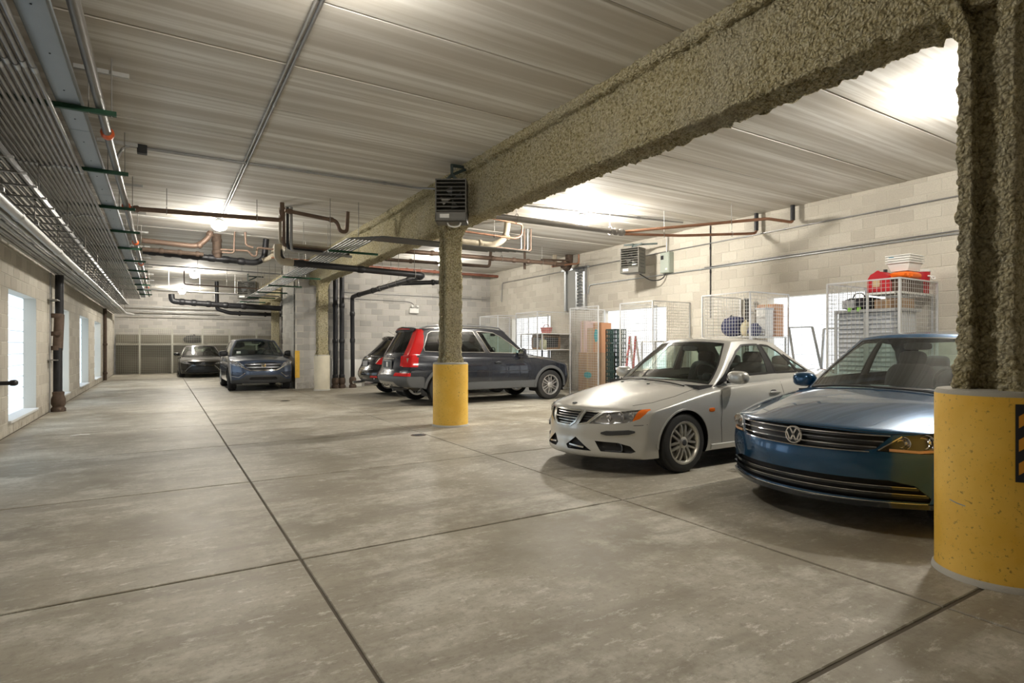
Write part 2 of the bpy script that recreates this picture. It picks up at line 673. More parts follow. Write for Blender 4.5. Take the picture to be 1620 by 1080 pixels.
def cmu_wall(name, axis, const, a0, a1, sgn, mat, opens=(), thick=.25, n_ind=300, z1=H + .02, single=True):
    """axis 1: wall along y at x=const; axis 0: wall along x at y=const. sgn: side it faces."""
    wall = MB()
    def bk(p0, p1, q0, q1):
        d0, d1 = const - sgn * .006, const - sgn * thick
        if axis == 1: wall.box((d0, p0, q0), (d1, p1, q1))
        else: wall.box((p0, d0, q0), (p1, d1, q1))
    cur = a0
    for (o0, o1, q0, q1) in sorted(opens):
        bk(cur, o0, 0, z1)
        bk(o0, o1, 0, q0)
        bk(o0, o1, q1, z1)
        cur = o1
    bk(cur, a1, 0, z1)
    w = wall.build(name, M_MORTAR)
    tag(w, kind='structure')
    blocks = []
    row = 0
    z = 0.0
    while z < z1 - .02:
        zt = min(z + CH, z1)
        n0 = math.floor(a0 / CW) - 1
        p = (n0 - (row % 2) * .5) * CW
        while p < a1:
            segs = [(max(p, a0), min(p + CW, a1))]
            for (o0, o1, q0, q1) in opens:
                if z + .03 < q1 and zt - .03 > q0:
                    ns = []
                    for (s0, s1) in segs:
                        if s1 <= o0 or s0 >= o1: ns.append((s0, s1))
                        else:
                            if s0 < o0: ns.append((s0, o0))
                            if s1 > o1: ns.append((o1, s1))
                    segs = ns
            for (s0, s1) in segs:
                if s1 - s0 > .04:
                    blocks.append(((s0 + s1) / 2, (z + zt) / 2, s1 - s0 - .009, zt - z - .009))
            p += CW
        z = zt
        row += 1
    def pos(b):
        return Vector((const, b[0], b[1])) if axis == 1 else Vector((b[0], const, b[1]))
    camp = Vector((0, 0, CAM_H))
    order = sorted(blocks, key=lambda b: ((0 if in_view(pos(b), 10) else 1000) + (pos(b) - camp).length))
    rest = MB()
    for i, b in enumerate(order):
        me, V, F = block_mesh(axis, sgn, b[2], b[3])
        p = pos(b)
        if single and i < n_ind:
            o = link('concrete_block', me, mat, w)
            o.location = p
        else:
            rest.add([Vector(v) + p for v in V], F)
    if rest.f:
        me = bpy.data.meshes.new('block_work')
        me.from_pydata(rest.v, [], rest.f)
        r = link('block_work', me, mat, w)
        r['kind'] = 'stuff'
    return w


LWIN = [(7.1, 9.37, .2032, 2.2352), (11.42, 13.69, .2032, 2.2352), (15.82, 18.09, .2032, 2.2352), (20.22, 22.49, .2032, 2.2352), (24.42, 26.69, .2032, 2.2352)]
RWIN = [(5.12, 7.38, .41, 2.36), (10.2, 12.6, .41, 2.36), (15.2, 17.6, .41, 2.36)]
cmu_wall('wall_left', 1, XL, YN, YF, 1, M_BLK_Y, LWIN)
cmu_wall('wall_right', 1, XR, YN, YB + .1, -1, M_BLK_Y, RWIN)
cmu_wall('wall_back', 0, YB, XP, XR, -1, M_BLK_X)
cmu_wall('wall_pier', 1, XP, YB + .001, 21.7, -1, M_BLK_Y, n_ind=120)
cmu_wall('wall_far', 0, YF, XL, XR, -1, M_BLK_X, single=False)
MB().box((XL, YN, 0), (XR, YN - .2, H)).build('wall_near', M_MORTAR)['kind'] = 'structure'
MB().box((XP, 21.45, 0), (XR, 21.7, H)).build('wall_store', M_MORTAR)['kind'] = 'structure'
MB().box((7.6, 21.7, 0), (7.8, YF, H)).build('wall_store_side', M_MORTAR)['kind'] = 'structure'

# ------------------------------------------------------------------ glass block windows
def glass_block_mesh(sd):
    a, c = .0965, .014
    V = [(sd * x, q * k, r * k) for (x, k) in ((.016, a - c), (.006, a), (-.01, a)) for (q, r) in ((-1, -1), (1, -1), (1, 1), (-1, 1))]
    F = [(0, 1, 2, 3)]
    for i in range(4):
        j = (i + 1) % 4
        F += [(i, i + 4, j + 4, j), (i + 4, i + 8, j + 8, j + 4)]
    return MB().add(V, F).mesh('glass_block')


gbm = {1: glass_block_mesh(1), -1: glass_block_mesh(-1)}
win_n = 0
for (side, opens, mat) in ((1, LWIN, M_DAYL), (-1, RWIN, M_DAYR)):
    for (o0, o1, q0, q1) in opens:
        win_n += 1
        x = (XL - .2) if side == 1 else (XR + .2)
        nc, nr = round((o1 - o0) / .2032), round((q1 - q0) / .2032)
        pw, ph = (o1 - o0) / nc, (q1 - q0) / nr
        w = MB().box((x - side * .06, o0 - .02, q0 - .02), (x - side * .002, o1 + .02, q1 + .02)).build('window_%d' % win_n, plain('window_mortar', (.36, .38, .40), .8))
        tag(w, kind='structure')
        me = gbm[side]
        for i in range(nc):
            for j in range(nr):
                g = link('glass_block', me, mat, w)
                g.location = (x, o0 + (i + .5) * pw, q0 + (j + .5) * ph)
                g.scale = (1, pw / .2032, ph / .2032)
        s = MB().rbox((x, o0, q0 - .03), (x + side * .235, o1, q0 + .012), .008).build('window_sill', plain('sill_cement', (.66, .66, .65), .8, bump=.2), w)

# ------------------------------------------------------------------ sprayed steel beam
def resample(P, step, closed=True):
    out = []
    n = len(P)
    for i in range(n if closed else n - 1):
        a, b = Vector(P[i]), Vector(P[(i + 1) % n])
        m = max(1, int(round((b - a).length / step)))
        for k in range(m):
            out.append(a + (b - a) * k / m)
    if not closed:
        out.append(Vector(P[-1]))
    return out


def rough_extrude(name, prof, stations, to3, normal3, amp, mat, parent, edge=None):
    """extrudes a closed 2D profile and roughens the surface with fractal noise"""
    n = len(prof)
    nrm = []
    for i in range(n):
        t = prof[(i + 1) % n] - prof[i - 1]
        nrm.append(Vector((t.y, -t.x)).normalized())
    vs = []
    for s in stations:
        for i in range(n):
            p = to3(prof[i], s)
            q = normal3(nrm[i])
            a = amp * (edge(prof[i], s) if edge else 1)
            d = mnoise.fractal(p * 11, .7, 2.1, 3) * .9 + mnoise.noise(p * 38) * .9 + mnoise.noise(p * 2.3) * .4
            vs.append(p + q * d * a)
    fs = []
    m = len(stations)
    for j in range(m - 1):
        for i in range(n):
            i2 = (i + 1) % n
            fs.append((j * n + i, j * n + i2, (j + 1) * n + i2, (j + 1) * n + i))
    fs.append(tuple(range(n)))
    fs.append(tuple((m - 1) * n + i for i in range(n - 1, -1, -1)))
    me = bpy.data.meshes.new(name)
    me.from_pydata(vs, [], fs)
    bm = bmesh.new(); bm.from_mesh(me)
    bmesh.ops.recalc_face_normals(bm, faces=bm.faces)
    bm.to_mesh(me); bm.free()
    me.shade_smooth()
    return link(name, me, mat, parent)


def grow(a, b, s0, k):
    out = [a]
    while out[-1] < b:
        d = s0 + max(0, out[-1] - 4) * k
        out.append(min(b, out[-1] + d))
    return out


BZ = 3.35
bp = [(-.27, H + .02), (-.27, H - .06), (-.24, H - .095), (-.165, H - .105), (-.16, BZ + .12), (-.185, BZ + .05), (-.17, BZ), (0, BZ - .01), (.17, BZ), (.185, BZ + .05), (.16, BZ + .12), (.165, H - .13), (.20, H - .10), (.24, H - .05), (.24, H + .02)]
bprof = resample(bp, .024)
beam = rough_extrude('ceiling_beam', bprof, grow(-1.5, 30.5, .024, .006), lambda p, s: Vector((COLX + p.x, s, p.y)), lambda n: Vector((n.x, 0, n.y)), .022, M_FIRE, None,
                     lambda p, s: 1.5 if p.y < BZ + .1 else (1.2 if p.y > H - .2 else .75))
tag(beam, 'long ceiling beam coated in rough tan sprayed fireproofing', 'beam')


def column(y, label, gmat, gh, r, near=False, hidden_shaft=False, glabel=None):
    t = thing('column', label, 'column', (0, 0, 0), 0)
    hw, hd, ft, wt = .15, .138, .075, .05
    pr = [(-hw, -hd), (hw, -hd), (hw, -hd + ft), (wt, -hd + ft), (wt, hd - ft), (hw, hd - ft), (hw, hd), (-hw, hd), (-hw, hd - ft), (-wt, hd - ft), (-wt, -hd + ft), (-hw, -hd + ft)]
    P = resample(pr, .018 if near else .03)
    st, z = [], gh - .05
    step = .018 if near else .035
    while z < BZ + .05:
        st.append(z); z += step
    st.append(BZ + .05)
    def to3(p, s):
        k = 1 + .16 * max(0, 1 - (s - gh) / .18) + .45 * max(0, (s - BZ + .22) / .22) ** 2
        return Vector((COLX + p.x * k, y + p.y * k, s))
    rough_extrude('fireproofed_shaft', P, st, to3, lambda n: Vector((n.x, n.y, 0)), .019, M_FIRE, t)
    n = 96
    MB().lathe([(0, gh), (r - .03, gh), (r - .012, gh - .004), (r - .002, gh - .02), (r - .001, gh - .03)], (COLX, y, 0), n=n).build('guard_cap', plain('guard_concrete', (.42, .40, .35), .9, bump=.4), t, 35)
    MB().lathe([(r - .001, gh - .03), (r, gh - .035), (r, .035), (r + .002, .032)], (COLX, y, 0), n=n).build('guard_sleeve', gmat, t, 35)
    MB().lathe([(r + .002, .034), (r + .012, .022), (r + .016, -.004)], (COLX, y, 0), n=n).build('guard_base', plain('guard_plaster', (.55, .53, .48), .9, bump=.4), t, 35)
    return t, (COLX, y, r)


c_near, geo = column(1.40, 'nearest fireproofed steel column in a yellow guard with striped hazard label', M_YEL, 1.10, .295, near=True)
column(8.93, 'middle fireproofed steel column in yellow concrete guard beneath the grey heater', M_YEL, 1.08, .30)
M_BEIGE = plain('beige_paint', (.66, .61, .48), .7, var=.12, vscale=6)
column(18.2, 'fireproofed column with beige painted guard beside black standpipes', M_BEIGE, 1.1, .235)
column(26.8, 'far fireproofed column behind the blue crossover car', M_BEIGE, 1.1, .235)

# hazard label on the near guard: black plate with amber diagonal bars
cx, cy, cr = geo
a0 = None
for k in range(2000):
    a = math.radians(150 + k * .08)
    p = Vector((cx + cr * math.cos(a), cy + cr * math.sin(a), 0))
    d = p.x * ST + p.y * CT
    u = 810 + F_PX * (p.x * CT - p.y * ST) / d
    if u > 1606:
        a0 = a
        break
HB, HT, HW = .61, 1.035, .16


def cyl_patch(poly, off, n=1):
    """polygon in (arc metres, z) laid on the guard"""
    mb = MB()
    f = []
    for (s, z) in poly:
        a = a0 + s / cr
        f.append((cx + (cr + off) * math.cos(a), cy + (cr + off) * math.sin(a), z))
    mb.add(f, [tuple(range(len(f)))])
    return mb


lab = MB()
for k in range(8):
    s0, s1 = HW * k / 8, HW * (k + 1) / 8
    q = cyl_patch([(s0, HB), (s1, HB), (s1, HT), (s0, HT)], .003)
    lab.add(q.v, q.f)
hl = lab.build('hazard_label', plain('label_black', (.012, .013, .02), .5), c_near)
amber = plain('label_amber', (.75, .33, .02), .5)
zz = HB - .1
while zz < HT:
    segs = 6
    bar = MB()
    for k in range(segs):
        s0, s1 = .014 + (HW - .028) * k / segs, .014 + (HW - .028) * (k + 1) / segs
        lo0, lo1 = zz + s0 * .75, zz + s1 * .75
        cl = lambda v: min(max(v, HB + .012), HT - .012)
        pts = [(s0, cl(lo0)), (s1, cl(lo1)), (s1, cl(lo1 + .065)), (s0, cl(lo0 + .065))]
        if pts[2][1] - pts[1][1] < .002 and pts[3][1] - pts[0][1] < .002:
            continue
        q = cyl_patch(pts, .005)
        bar.add(q.v, q.f)
    if bar.f:
        bar.build('amber_stripe', amber, hl)
    zz += .128
sc = MB()
for (s0, z0, s1, z1) in ((-.31, .452, -.27, .443), (-.27, .443, -.22, .436)):
    q = cyl_patch([(s0, z0 - .004), (s1, z1 - .003), (s1, z1 + .003), (s0, z0 + .002)], .002)
    sc.add(q.v, q.f)
sc.build('scratch', plain('scratch_paint', (.35, .40, .42), .6), c_near)

# yellow corner guard on the pier
g = MB().rbox((XP - .012, YB - .02, .35), (XP + .13, YB - .008, 1.22), .006).build('corner_guard', M_YEL)
tag(g, 'narrow yellow guard strip on the corner of the block pier', 'corner guard')
# ------------------------------------------------------------------ ceiling lamps
def lamp(x, y, label, k=1.0):
    glow = plain('lamp_glass_%d' % round(k * 100), (.95, .93, .88), .3, emis=(1.0, .945, .85), es=LAMP_W * k)
    t = thing('ceiling_lamp', label, 'lamp', (x, y, H), 0, 'round ceiling lamps')
    MB().lathe([(0, 0), (.07, 0), (.07, -.02), (.022, -.03), (.022, -.05), (0, -.05)]).build('stem', M_GALV, t, 35)
    MB().lathe([(0, -.04), (.10, -.04), (.115, -.06), (.115, -.09), (.10, -.10), (0, -.10)]).build('housing', M_GALV, t, 35)
    MB().lathe([(.095, -.10), (.125, -.13), (.135, -.17), (.125, -.22), (.09, -.255), (.04, -.272), (0, -.275)], n=16).build('globe', glow, t, 60)
    for k in range(6):
        a = PI * k / 3
        c, s = math.cos(a), math.sin(a)
        MB().tube([(c * .112, s * .112, -.09), (c * .15, s * .15, -.14), (c * .15, s * .15, -.20), (c * .11, s * .11, -.26), (0, 0, -.295)], .004, 5).build('guard_wire', M_ROD, t)
    return t


lamp(1.05, 3.9, 'round caged ceiling lamp over the foreground aisle', .5)
lamp(1.05, 13.9, 'round caged ceiling lamp above the brown cross pipe')
lamp(1.0, 24.0, 'round caged ceiling lamp at the far end of the aisle', 1.3)
lamp(.8, 31.5, 'round caged ceiling lamp closest to the far block wall', 1.2)
lamp(7.45, 9.4, 'round caged ceiling lamp over the cars in the right bay', 2.3)
lamp(7.45, 2.5, 'round caged ceiling lamp hidden behind the near column top', 1.25)
lamp(7.45, 16.4, 'round caged ceiling lamp near the back wall of the bay')


# ------------------------------------------------------------------ pipes and conduits
def run(name, label, cat, pts, r, mat, group=None, bend=0.0, n=12, couplings=(), hangers=(), cmat=None, cl=.05, ck=1.35, elbows=False, emat=None):
    """one pipe; couplings and hangers are fractions along its first straight segment chain"""
    o = MB().tube(pts, r, n, bend=bend).build(name, mat, None, 50)
    tag(o, label, cat, group)
    P = [Vector(p) for p in pts]
    seg = [(P[i + 1] - P[i]).length for i in range(len(P) - 1)]
    tot = sum(seg)
    def at(f):
        d = f * tot
        for i, s in enumerate(seg):
            if d <= s or i == len(seg) - 1:
                t = (P[i + 1] - P[i]).normalized()
                return P[i] + t * d, t
            d -= s
    for f in couplings:
        p, t = at(f)
        MB().tube([p - t * cl, p - t * cl * .55, p + t * cl * .55, p + t * cl], [r * 1.02, r * ck, r * ck, r * 1.02], n).build('coupling', cmat or mat, o, 40)
    for f in hangers:
        p, t = at(f)
        h = MB().tube([p + Vector((0, 0, r * 1.15 + .05)), (p.x, p.y, H)], .006, 6)
        s = t.cross(Vector((0, 0, 1))).normalized()
        ring = [p + (s * math.cos(a) * 1.12 + Vector((0, 0, 1)) * math.sin(a) * 1.3 + Vector((0, 0, .12))) * (r + .01) for a in [2 * PI * k / 14 for k in range(14)]]
        h.tube(ring, .007, 5, closed=True)
        h.build('hanger', M_ROD, o)
    if elbows:
        for i in range(1, len(P) - 1):
            da, dc = (P[i - 1] - P[i]).normalized(), (P[i + 1] - P[i]).normalized()
            k = max(bend, r * 1.6)
            MB().tube([P[i] + da * (k + .04), P[i] + da * k * .5, P[i] + (da + dc) * k * .12, P[i] + dc * k * .5, P[i] + dc * (k + .04)], r * 1.28, n, bend=k * .4).build('elbow', emat or mat, o, 50)
    return o


ORD = ['first', 'second', 'third', 'fourth', 'fifth', 'sixth', 'seventh', 'eighth', 'ninth', 'tenth', 'eleventh', 'twelfth', 'thirteenth', 'fourteenth', 'fifteenth', 'sixteenth']
# left overhead bundle: thin conduits clamped under green struts
NB = 15
STRUT_Y = [4.48 + 2.26 * k for k in range(-2, 12)]
cond = MB().tube([(0, -1.5, 0), (0, 31.5, 0)], .020, 10).mesh('conduit', 60)
coup = MB().tube([(0, -.05, 0), (0, .05, 0)], .0255, 10).mesh('conduit_coupling', 60)
for i in range(NB):
    x = -.87 - i * .052
    c = link('overhead_conduit', cond, M_EMT)
    c.location = (x, 0, 3.553)
    tag(c, ORD[i] + ' steel conduit from the flat channel in the wide overhead bundle', 'conduit', 'conduits of the wide overhead bundle')
    for k in range(1, 11):
        cc = link('coupling', coup, M_GALV, c)
        cc.location = (0, 2.7 + k * 3.05 - 3.05 + random.choice((0, 0, 0, .09, .18)), 0)
tray = thing('cable_channel', 'flat galvanized sheet metal channel beside the overhead conduits', 'cable channel')
for k in range(11):
    y0 = -1.5 + k * 3.0
    MB().rbox((-.84, y0 + .002, 3.622), (-.655, y0 + 2.998, 3.73), .006).build('channel_section', M_TRAY, tray)
    for q in range(4):
        MB().lathe([(0, 0), (.007, 0), (.007, -.004), (0, -.005)], (-.745, y0 + .4 + q * .75, 3.622), n=8).build('screw', M_IRON, tray)
for k, y in enumerate(STRUT_Y):
    st = thing('pipe_trapeze', ORD[k] + ' green strut from the near end under the left overhead bundle', 'pipe hanger', (0, y, 0), 0, 'green hanging struts along the left bundle')
    MB().box((-1.72, -.02, 3.575), (-.38, .02, 3.62)).build('strut', M_GREEN, st)
    for x in (-.42, -.60, -1.66):
        MB().tube([(x, 0, 3.56), (x, 0, H)], .006, 6).build('rod', M_ROD, st)
    MB().box((-.72, .03, 3.99), (-.28, .065, 4.03)).build('top_strut', M_EMT_L, st)  # light falling on this strut is put into its paler steel colour
o = run('sprinkler_main', 'long grey sprinkler pipe with orange couplings beside the channel', 'pipe', [(-.51, -1.5, 3.665), (-.51, 31, 3.665)], .043, plain('sprinkler_steel', (.19, .18, .165), .42, .5, var=.3, vscale=4),
        couplings=[(y + 1.5) / 32.5 for y in (7.6, 11.4, 15.2, 19.0, 22.8, 26.6)], cmat=M_ORANGE, cl=.06, ck=1.5)
# ladder rack between the two bundles
lad = thing('cable_ladder', 'steel ladder rack with cross rungs between the left conduit bundles', 'cable rack')
for x in (-1.30, -1.74):
    MB().box((x - .012, 0, 3.20), (x + .012, 31, 3.26)).build('rail', M_EMT, lad)
rung = MB().box((-1.80, -.02, 3.195), (-1.24, .02, 3.215)).mesh('rung')
y = .5
while y < 30.5:
    r_ = link('rung', rung, M_EMT_L, lad); r_.location = (0, y, 0)
    y += .62
for i, x in enumerate((-1.37, -1.43, -1.49, -1.56, -1.62, -1.68)):
    run('ladder_conduit', ORD[i] + ' conduit from the right rail on the left ladder rack', 'conduit', [(x, 0, 3.24), (x, 31, 3.24)], .018, M_EMT, 'conduits on the ladder rack')
for y in [1.5 + 2.4 * k for k in range(12)]:
    MB().tube([(-1.25, y, 3.2), (-1.25, y, H)], .006, 6).build('rod', M_ROD, lad)
# wall bundle
for i in range(7):
    x = -1.93 + i * .058
    run('wall_conduit', ORD[i] + ' conduit out from the left wall in the low bundle', 'conduit', [(x, -1, 2.895 + .012 * (i % 2)), (x, 32.5, 2.895 + .012 * (i % 2))], .02, M_EMT if i % 3 else M_EMT_L, 'conduits of the low wall bundle',
        couplings=[.22 + .09 * k + .003 * i for k in range(8)], cl=.05, ck=1.25)
run('wall_conduit_main', 'thick pale conduit edging the low wall bundle', 'conduit', [(-1.46, -1, 2.90), (-1.46, 32, 2.90), (-1.2, 33.2, 2.90)], .055, M_EMT_L, bend=.3, couplings=[.2 + .088 * k for k in range(9)], cl=.07, ck=1.18)
for k, y in enumerate([2 + 1.9 * k for k in range(16)]):
    b = MB().box((XL, y - .02, 2.935), (-1.38, y + .02, 2.975)).build('wall_bracket', M_EMT)
    b2 = MB().tube([(-1.42, y, 2.95), (-1.42, y, 3.2)], .006, 6).build('rod', M_ROD, b)
    tag(b, ORD[k] + ' steel bracket from the near end of the low wall bundle', 'bracket', 'brackets of the low wall bundle')

# black standpipe on the left wall with a rusty offset
sp = thing('standpipe', 'black cast iron pipe with rusty offset fitting on the left wall', 'pipe')
MB().tube([(-1.86, 15.32, 1.95), (-1.86, 15.32, 2.86)], .075, 18).build('upper_pipe', M_IRON, sp, 50)
MB().tube([(-1.86, 15.32, 2.02), (-1.86, 15.28, 1.9), (-1.86, 15.16, 1.5), (-1.86, 15.1, 1.3)], .088, 18, bend=.1).build('offset_fitting', M_RUST, sp, 50)
for z, y in ((2.0, 15.31), (1.62, 15.2), (1.32, 15.11)):
    MB().tube([(-1.90, y, z - .045), (-1.90, y, z + .045)], .105, 18).build('collar', M_RUST, sp, 50)
MB().tube([(-1.86, 15.1, .35), (-1.86, 15.1, 1.32)], .078, 18).build('lower_pipe', M_IRON, sp, 50)
MB().tube([(-1.86, 15.08, 1.62), (-1.86, 15.38, 1.28)], .055, 14).build('branch', M_RUST, sp, 50)
MB().lathe([(.13, 0), (.13, .06), (.10, .10), (.125, .16), (.125, .26), (.10, .33), (.105, .40), (.08, .42)], (-1.85, 15.1, 0), n=16).build('cleanout', M_RUST, sp, 40)
MB().tube([(-1.96, 14.86, .0), (-1.96, 14.92, 2.86)], .012, 8).build('side_tube', M_EMT, sp)
for z in (1.06, 2.3):
    MB().box((XL, 14.85, z), (-1.84, 15.42, z + .02)).build('strap', M_ROD, sp)
run('wall_drop_pipe', 'rusty brown drop pipe far along the left wall', 'pipe', [(-1.93, 27.6, .02), (-1.93, 27.6, 2.85)], .06, M_RUST, couplings=(.1, .5))
hv = thing('hose_valve', 'dark valve handle at the left edge of the wall', 'valve', (0, 0, 0))
p = at_x(1, 606, XL)
MB().tube([(XL, p.y - .05, p.z), (XL + .12, p.y - .05, p.z)], .03, 10).build('valve_body', M_IRON, hv, 40)
MB().sell((XL + .14, p.y + .02, p.z), (.05, .10, .045), (.7, .8)).build('valve_handle', M_IRON, hv, 60)

# conduits on the left bay ceiling
run('ceiling_conduit', 'thin conduit running down the ceiling between the aisle lamps', 'conduit', [(1.09, -2, H - .03), (1.09, 13.75, H - .03)], .017, M_EMT, couplings=[.25, .42, .57, .72, .88], cl=.04)
run('ceiling_conduit', 'second thin conduit beside the aisle ceiling conduit', 'conduit', [(1.05, -2, H - .022), (1.05, 13.75, H - .022)], .012, M_EMT_L)
o = run('cross_conduit', 'conduit crossing the aisle ceiling to the grey heater', 'conduit', [(-.55, 9.45, 3.85), (-.45, 9.45, H - .035), (3.75, 9.35, H - .035), (4.0, 9.0, H - .1)], .018, M_EMT, bend=.1, couplings=[.3, .55, .8], cl=.04)
jb = MB().rbox((-.30, 9.40, H - .12), (-.18, 9.5, H), .01).build('junction_box', M_BLACK, o)
run('cross_conduit', 'thin conduit on the ceiling beside the wider cross conduit', 'conduit', [(-.3, 9.53, H - .02), (3.6, 9.43, H - .02)], .012, M_EMT)

# brown sprinkler branch and the bank of risers
run('brown_branch_pipe', 'brown steel pipe hung across the aisle below the lamp', 'pipe', [(-.5, 11.8, 3.72), (1.98, 11.8, 3.80), (1.98, 11.8, H)], .042, M_BROWN, bend=.07, hangers=(.2, .72), couplings=(.04, .93), n=14)
run('trap_pipe', 'brown drain pipe with a hooked trap end below the ceiling', 'drain pipe', [(2.05, 11.9, 4.02), (3.05, 11.9, 3.93), (3.12, 11.9, 3.72), (3.26, 11.9, 3.72), (3.28, 11.9, H)], .04, M_BROWN, bend=.09, couplings=(.05, .5))
for k in range(4):
    x = 2.02 + k * .062
    run('riser_pipe', ['pale insulated riser leftmost of the four bent risers', 'second of the four bent risers from the left', 'third of the four bent risers from the left', 'rightmost of the four bent risers'][k], 'pipe',
        [(x, 12.25 - .05 * k, H), (x, 12.25 - .05 * k, 3.42 - .05 * k), (3.3 + .04 * k, 12.25 - .05 * k, 3.40 - .05 * k)], .028, [M_INSUL, M_BROWN, M_IRON, M_EMT][k], 'bank of four risers', bend=.07)
run('drain_main', 'dark drain main turning from insulated elbow toward the back wall', 'drain pipe', [(2.0, 12.4, 3.42), (2.05, 12.4, 3.08), (5.18, 12.4, 3.0), (5.3, 18.7, 2.98), (5.33, 18.75, .3)], .068, M_IRON, bend=.16, n=16,
    couplings=[.06, .16, .3, .36, .55, .6, .72, .83, .9], cl=.08, ck=1.22, hangers=(.26, .42, .47, .53))
MB().tube([(2.0, 12.4, 3.42), (2.0, 12.4, 3.09), (2.3, 12.4, 3.074)], .078, 14, bend=.15).build('drain_elbow_wrap', M_INSUL, bpy.data.objects['drain_main'], 50)
run('drain_branch', 'dark drain branch joining the main behind the middle column', 'drain pipe', [(5.25, 14.6, 3.02), (6.85, 14.3, 3.14), (6.9, 14.3, H)], .06, M_IRON, bend=.1, couplings=(.03, .4))
for k, (x, lab) in enumerate(((4.78, 'leftmost black standpipe beside the beige column guard'), (4.99, 'middle black standpipe before the white board'))):
    o = run('standpipe', lab, 'pipe', [(x, 18.8, .3), (x, 18.8, H)], .075, M_IRON, n=16, couplings=(.02, .32, .62, .9), cl=.07, ck=1.22)
    MB().lathe([(.12, 0), (.12, .08), (.09, .12), (.115, .18), (.115, .30), (.08, .36)], (x, 18.8, 0), n=14).build('cleanout', M_RUST, o, 40)
MB().lathe([(.12, 0), (.12, .08), (.09, .12), (.115, .18), (.115, .30), (.08, .36)], (5.33, 18.75, 0), n=14).build('cleanout', M_RUST, bpy.data.objects['drain_main'], 40)
for i, (x0, x1, lab) in enumerate(((4.62, 5.12, 'white plastic splash board behind the black standpipes'), (5.16, 5.75, 'white plastic splash board beside the dark parked cars'))):
    wb = MB()
    n = 8
    pr = [(x0 + (x1 - x0) * k / n, YB - .03 - .05 * math.sin(PI * k / n)) for k in range(n + 1)]
    vs = [(x, y + d, z) for (d) in (0, .02) for z in (.01, .96 - .04 * i) for (x, y) in pr]
    m = n + 1
    fs = []
    for k in range(n):
        fs += [(k, k + 1, m + k + 1, m + k), (2 * m + k, 3 * m + k, 3 * m + k + 1, 2 * m + k + 1), (m + k, m + k + 1, 3 * m + k + 1, 3 * m + k), (k + 1, k, 2 * m + k, 2 * m + k + 1)]
    fs += [(0, m, 3 * m, 2 * m), (n, 2 * m + n, 3 * m + n, m + n)]
    tag(wb.add(vs, fs).build('splash_board', M_WHITE), lab, 'board')
MB().box((4.48, YB - .06, 1.45), (4.56, YB, 1.95)).build('wall_plate', plain('dark_wood', (.09, .06, .04), .7))
tag(bpy.data.objects['wall_plate'], 'narrow dark plate on the wall behind the beige column', 'wall plate')

# conduit rack alongside the beam, with a turn under it
for i in range(7):
    x = 2.72 + .066 * i
    yy = 9.35 + .066 * (6 - i)
    run('rack_conduit', ORD[i] + ' conduit from the aisle side on the rack beside the beam', 'conduit', [(x, 31, 3.20), (x, yy, 3.20), (5.4 + .12 * i, yy, 3.20)], .015, M_EMTD, 'conduits on the rack beside the beam', bend=.12, couplings=(.3, .5, .62), cl=.04)
for k, y in enumerate([11.0 + 2.4 * k for k in range(8)]):
    st = thing('pipe_trapeze', ORD[k] + ' green strut from the near end of the rack beside the beam', 'pipe hanger', (0, y, 0), 0, 'green struts beside the beam')
    MB().box((2.66, -.02, 3.14), (3.62, .02, 3.18)).build('strut', M_GREEN, st)
    for x in (2.7, 3.24):
        MB().tube([(x, 0, 3.12), (x, 0, H)], .006, 6).build('rod', M_ROD, st)

# aisle pipes beyond the first lamp
run('aisle_drain_pipe', 'large dark drain pipe crossing the aisle with many couplings', 'drain pipe', [(-.4, 16, 3.60), (2.05, 16, 3.50), (2.25, 16, 3.62), (2.3, 16, H)], .075, M_IRON, bend=.15, n=16, couplings=(.06, .16, .27, .34, .45, .55, .66), cl=.09, ck=1.2)
run('brown_drain', 'brown drain pipe bending up into the ceiling above the aisle', 'pipe', [(-.4, 15.6, 3.78), (.72, 15.6, 3.74), (.95, 15.6, 3.98), (1.0, 15.6, H)], .062, M_BROWN, bend=.18, n=16, couplings=(.72, .95), cl=.05, ck=1.25)
run('brown_aisle_pipe', 'rusty pipe running below the brown drain in the aisle', 'pipe', [(-.4, 15.75, 3.60), (.85, 15.75, 3.58)], .05, M_RUST, couplings=(.3, .6, .9))
run('rusty_vent_stack', 'rust coloured vertical drain stub hanging from the aisle ceiling', 'drain pipe', [(1.15, 16.0, H), (1.17, 16.0, 3.55)], .105, M_RUST, n=16, couplings=(.25, .75), cl=.05, ck=1.15)
run('water_pipe', 'brown pipe with hooked ends between the aisle drains', 'pipe', [(1.22, 15.4, 3.62), (1.48, 15.4, 3.62), (1.5, 15.4, H)], .022, M_BROWN, bend=.06)
run('water_pipe', 'long brown pipe with a trap dip above the aisle', 'pipe', [(1.2, 15.5, 3.70), (1.82, 15.5, 3.72), (1.9, 15.5, 3.60), (2.0, 15.5, 3.60), (2.02, 15.5, 3.82), (2.55, 15.5, 3.80), (2.6, 15.5, H)], .026, M_BROWN, bend=.05)
run('water_pipe', 'short brown drop bending into the long aisle brown pipe', 'pipe', [(1.72, 15.3, H), (1.74, 15.3, 3.82), (1.9, 15.3, 3.78)], .026, M_BROWN, bend=.06)
run('insulated_trap', 'taped insulated trap rising from the large aisle drain', 'pipe', [(2.2, 15.9, 3.56), (2.42, 15.9, 3.66), (2.5, 15.9, 3.95), (2.62, 15.9, 3.98), (2.75, 15.9, 3.9)], .06, M_INSUL, bend=.1, n=14)
run('white_aisle_pipe', 'thin copper line crossing to the bank of risers', 'pipe', [(2.3, 15.2, 3.55), (3.2, 15.2, 3.55)], .022, M_COPPER)
